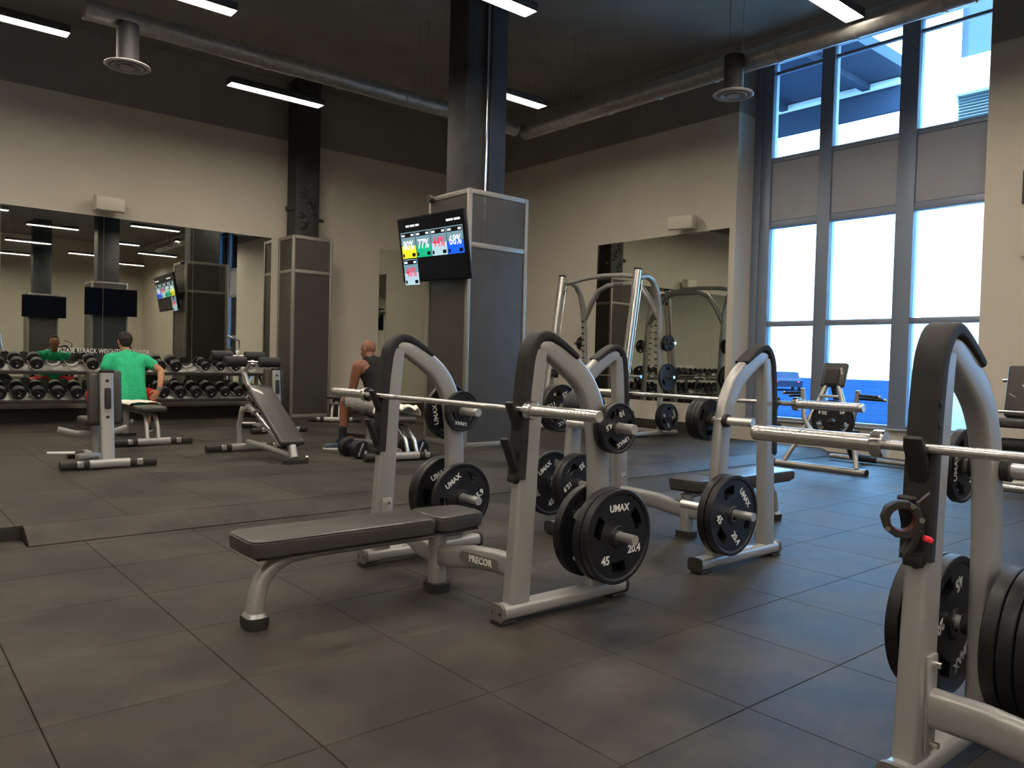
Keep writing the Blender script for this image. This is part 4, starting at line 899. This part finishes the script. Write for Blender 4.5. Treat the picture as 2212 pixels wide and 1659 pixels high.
# green-shirted man, seen from behind, sitting on the flat bench and leaning forward
O = V(2.62, 10.72, 0); g = thing('person', 'person in a green t-shirt and red shorts seated with back turned', 'person', (2.67, 10.72, 0))
def ch(b, pts): return b.chain([(Vector(p) - O, r) for p, r in pts])
b = MB()
ch(b, [((2.62, 10.72, .60), .135), ((2.62, 10.76, .78), .120), ((2.62, 10.85, .95), .135), ((2.62, 10.90, 1.03), .12)])
for s in (-1, 1): ch(b, [((2.62 + s * .07, 10.86, .98), .115), ((2.62 + s * .145, 10.88, 1.04), .075), ((2.62 + s * .205, 10.88, 1.045), .062)])
ch(b, [((2.62, 10.90, 1.06), .07), ((2.615, 10.95, 1.15), .058), ((2.61, 10.98, 1.21), .058)])
ch(b, [((2.825, 10.88, 1.045), .058), ((2.92, 10.80, .98), .050), ((3.00, 10.76, .905), .042), ((2.985, 10.70, .80), .042), ((2.945, 10.64, .665), .028)])
ch(b, [((2.415, 10.88, 1.045), .058), ((2.36, 10.84, .93), .050), ((2.33, 10.86, .80), .042), ((2.36, 10.95, .70), .040), ((2.42, 11.02, .60), .028)])
for s, kx in ((-1, 2.26), (1, 2.95)):
    ch(b, [((2.62 + s * .09, 10.72, .60), .095), ((2.62 + s * .14, 10.85, .60), .088), ((kx, 11.08, .60), .060), ((kx - s * .01, 11.12, .45), .055), ((kx - s * .02, 11.10, .22), .037), ((kx - s * .02, 11.10, .16), .038)])
add_head(b, (2.61 - O.x, 10.99 - O.y, 1.275), (-.05, .9, -.45), (0, .4, 1))
add_hand(b, V(2.945, 10.635, .655) - O, (-.62, -.1, -.72), (0, .9, .1), -1, 1.0, .1); add_hand(b, V(2.42, 11.02, .595) - O, (.2, .4, -.8), (.6, -.5, 0), 1, 1.0, .6)
remesh('body', b, .0062, 'skin1', g)
b = MB()
ch(b, [((2.62, 10.715, .56), .150), ((2.62, 10.76, .78), .142), ((2.62, 10.85, .95), .150), ((2.62, 10.895, 1.03), .132)])
for s in (-1, 1): ch(b, [((2.62 + s * .075, 10.69, .515), .125), ((2.62 + s * .062, 10.72, .66), .125), ((2.62 + s * .062, 10.78, .80), .125), ((2.62 + s * .08, 10.86, .95), .13)])
for s in (-1, 1): ch(b, [((2.62 + s * .05, 10.74, .62), .13), ((2.62 + s * .085, 10.86, .97), .125), ((2.62 + s * .145, 10.88, 1.035), .09), ((2.62 + s * .21, 10.88, 1.05), .073)])
ch(b, [((2.62, 10.90, 1.08), .078), ((2.617, 10.925, 1.115), .068)])
for s in (-1, 1): ch(b, [((2.62 + s * .03, 10.90, 1.085), .075), ((2.62 + s * .12, 10.89, 1.062), .08), ((2.62 + s * .20, 10.88, 1.045), .076)])
ch(b, [((2.825, 10.88, 1.045), .075), ((2.91, 10.82, .985), .072)]); ch(b, [((2.415, 10.88, 1.045), .075), ((2.365, 10.85, .95), .072)])
remesh('t_shirt', b, .008, 'green', g, 9, .012)
b = MB()
ch(b, [((2.62, 10.75, .575), .130), ((2.62, 10.76, .60), .12)])
for s, kx in ((-1, 2.26), (1, 2.95)): ch(b, [((2.62 + s * .08, 10.72, .585), .115), ((2.62 + s * .15, 10.87, .59), .108), ((kx, 11.05, .585), .085)]); ch(b, [((kx, 11.05, .58), .082), ((kx - s * .02, 11.04, .42), .078), ((kx - s * .02, 11.04, .36), .06)])
remesh('shorts', b, .009, 'red', g, 3, .01)
b = MB(); hc = V(2.61, 10.985, 1.278) - O
b.ell(hc + V(0, -.040, .040), (.086, .088, .088)); b.ell(hc + V(0, -.062, -.008), (.072, .055, .06)); b.ell(hc + V(0, .015, .088), (.062, .06, .04))
remesh('hair', b, .006, 'hair', g, 2, .022)
for s, kx in ((-1, 2.28), (1, 2.93)): shoe(g, (kx - s * .0 - O.x, 11.05 - O.y, 0), (kx + s * .09 - O.x, 11.31 - O.y, 0), PZ, 'shoe2')
MB().tube([V(2.952, 10.65, .69) - O, V(2.940, 10.635, .65) - O], .036, 14).build('glove_strap', 'capgrey', g)
# bald man in a black tank top, three-quarter back view
O = V(4.46, 7.82, 0); g = thing('person', 'person in a black tank top and grey shorts seated beside two dumbbells', 'person', (4.55, 7.82, 0))
b = MB()
ch(b, [((4.50, 7.80, .63), .135), ((4.50, 7.84, .78), .122), ((4.50, 7.90, .95), .135), ((4.49, 7.96, 1.03), .12)])
for s in (-1, 1): ch(b, [((4.50 + s * .07, 7.91, .97), .12), ((4.49 + s * .14, 7.93, 1.05), .08), ((4.49 + s * .205, 7.93, 1.05), .066)])
ch(b, [((4.48, 7.96, 1.07), .075), ((4.48, 8.00, 1.14), .062), ((4.48, 8.03, 1.20), .06)])
ch(b, [((4.285, 7.93, 1.05), .066), ((4.262, 7.95, .93), .056), ((4.255, 7.98, .80), .046), ((4.27, 8.08, .76), .044), ((4.34, 8.24, .70), .030)])
ch(b, [((4.695, 7.93, 1.05), .066), ((4.74, 7.95, .93), .056), ((4.75, 7.98, .80), .046), ((4.72, 8.08, .76), .044), ((4.64, 8.24, .70), .030)])
ch(b, [((4.41, 7.80, .62), .10), ((4.34, 7.95, .64), .092), ((4.225, 8.10, .635), .066), ((4.215, 8.10, .50), .058), ((4.19, 8.09, .25), .038), ((4.18, 8.08, .16), .04)])
ch(b, [((4.59, 7.80, .62), .10), ((4.66, 7.98, .64), .092), ((4.76, 8.22, .635), .066), ((4.77, 8.24, .48), .058), ((4.77, 8.22, .22), .038), ((4.77, 8.22, .16), .04)])
add_head(b, (4.48 - O.x, 8.05 - O.y, 1.240), (-.35, .9, -.35), (0, .3, 1))
add_hand(b, V(4.34, 8.24, .70) - O, (.7, .6, -.3), (0, -.2, -1), -1, 1.0, .5); add_hand(b, V(4.64, 8.24, .70) - O, (-.7, .6, -.3), (0, -.2, -1), 1, 1.0, .5)
remesh('body', b, .0062, 'skin2', g)
b = MB()
ch(b, [((4.50, 7.795, .60), .155), ((4.50, 7.84, .78), .150), ((4.50, 7.895, .93), .160)])
ch(b, [((4.52, 7.90, .93), .158), ((4.52, 7.93, 1.02), .150), ((4.50, 7.95, 1.075), .105)]); ch(b, [((4.44, 7.91, .97), .130), ((4.57, 7.91, .97), .138)])
ch(b, [((4.44, 7.92, 1.06), .100), ((4.415, 7.935, 1.095), .075)]); ch(b, [((4.56, 7.92, 1.06), .100), ((4.585, 7.935, 1.095), .075)])
remesh('tank_top', b, .008, 'tank', g, 3, .008)
b = MB()
ch(b, [((4.50, 7.79, .60), .150), ((4.50, 7.80, .66), .14)])
ch(b, [((4.41, 7.80, .62), .12), ((4.34, 7.95, .64), .112), ((4.27, 8.05, .635), .092)]); ch(b, [((4.59, 7.80, .62), .12), ((4.66, 7.98, .64), .112), ((4.72, 8.12, .635), .092)])
remesh('shorts', b, .009, 'shorts', g, 3, .008)
ch2 = MB(); ch(ch2, [((4.285, 8.03, .635), .0955), ((4.25, 8.075, .635), .084)]); remesh('shorts_hem', ch2, .007, 'shorts2', g, 2)
for x, y in ((4.19, 8.09), (4.77, 8.22)): b = MB(); ch(b, [((x + .004, y, .33), .048), ((x, y, .25), .043), ((x - .005, y - .005, .17), .044)]); remesh('sock', b, .006, 'sock', g, 2)
shoe(g, (4.22 - O.x, 8.07 - O.y, 0), (4.02 - O.x, 8.24 - O.y, 0), PZ, 'shoe'); shoe(g, (4.77 - O.x, 8.17 - O.y, 0), (4.80 - O.x, 8.45 - O.y, 0), PZ, 'shoe')
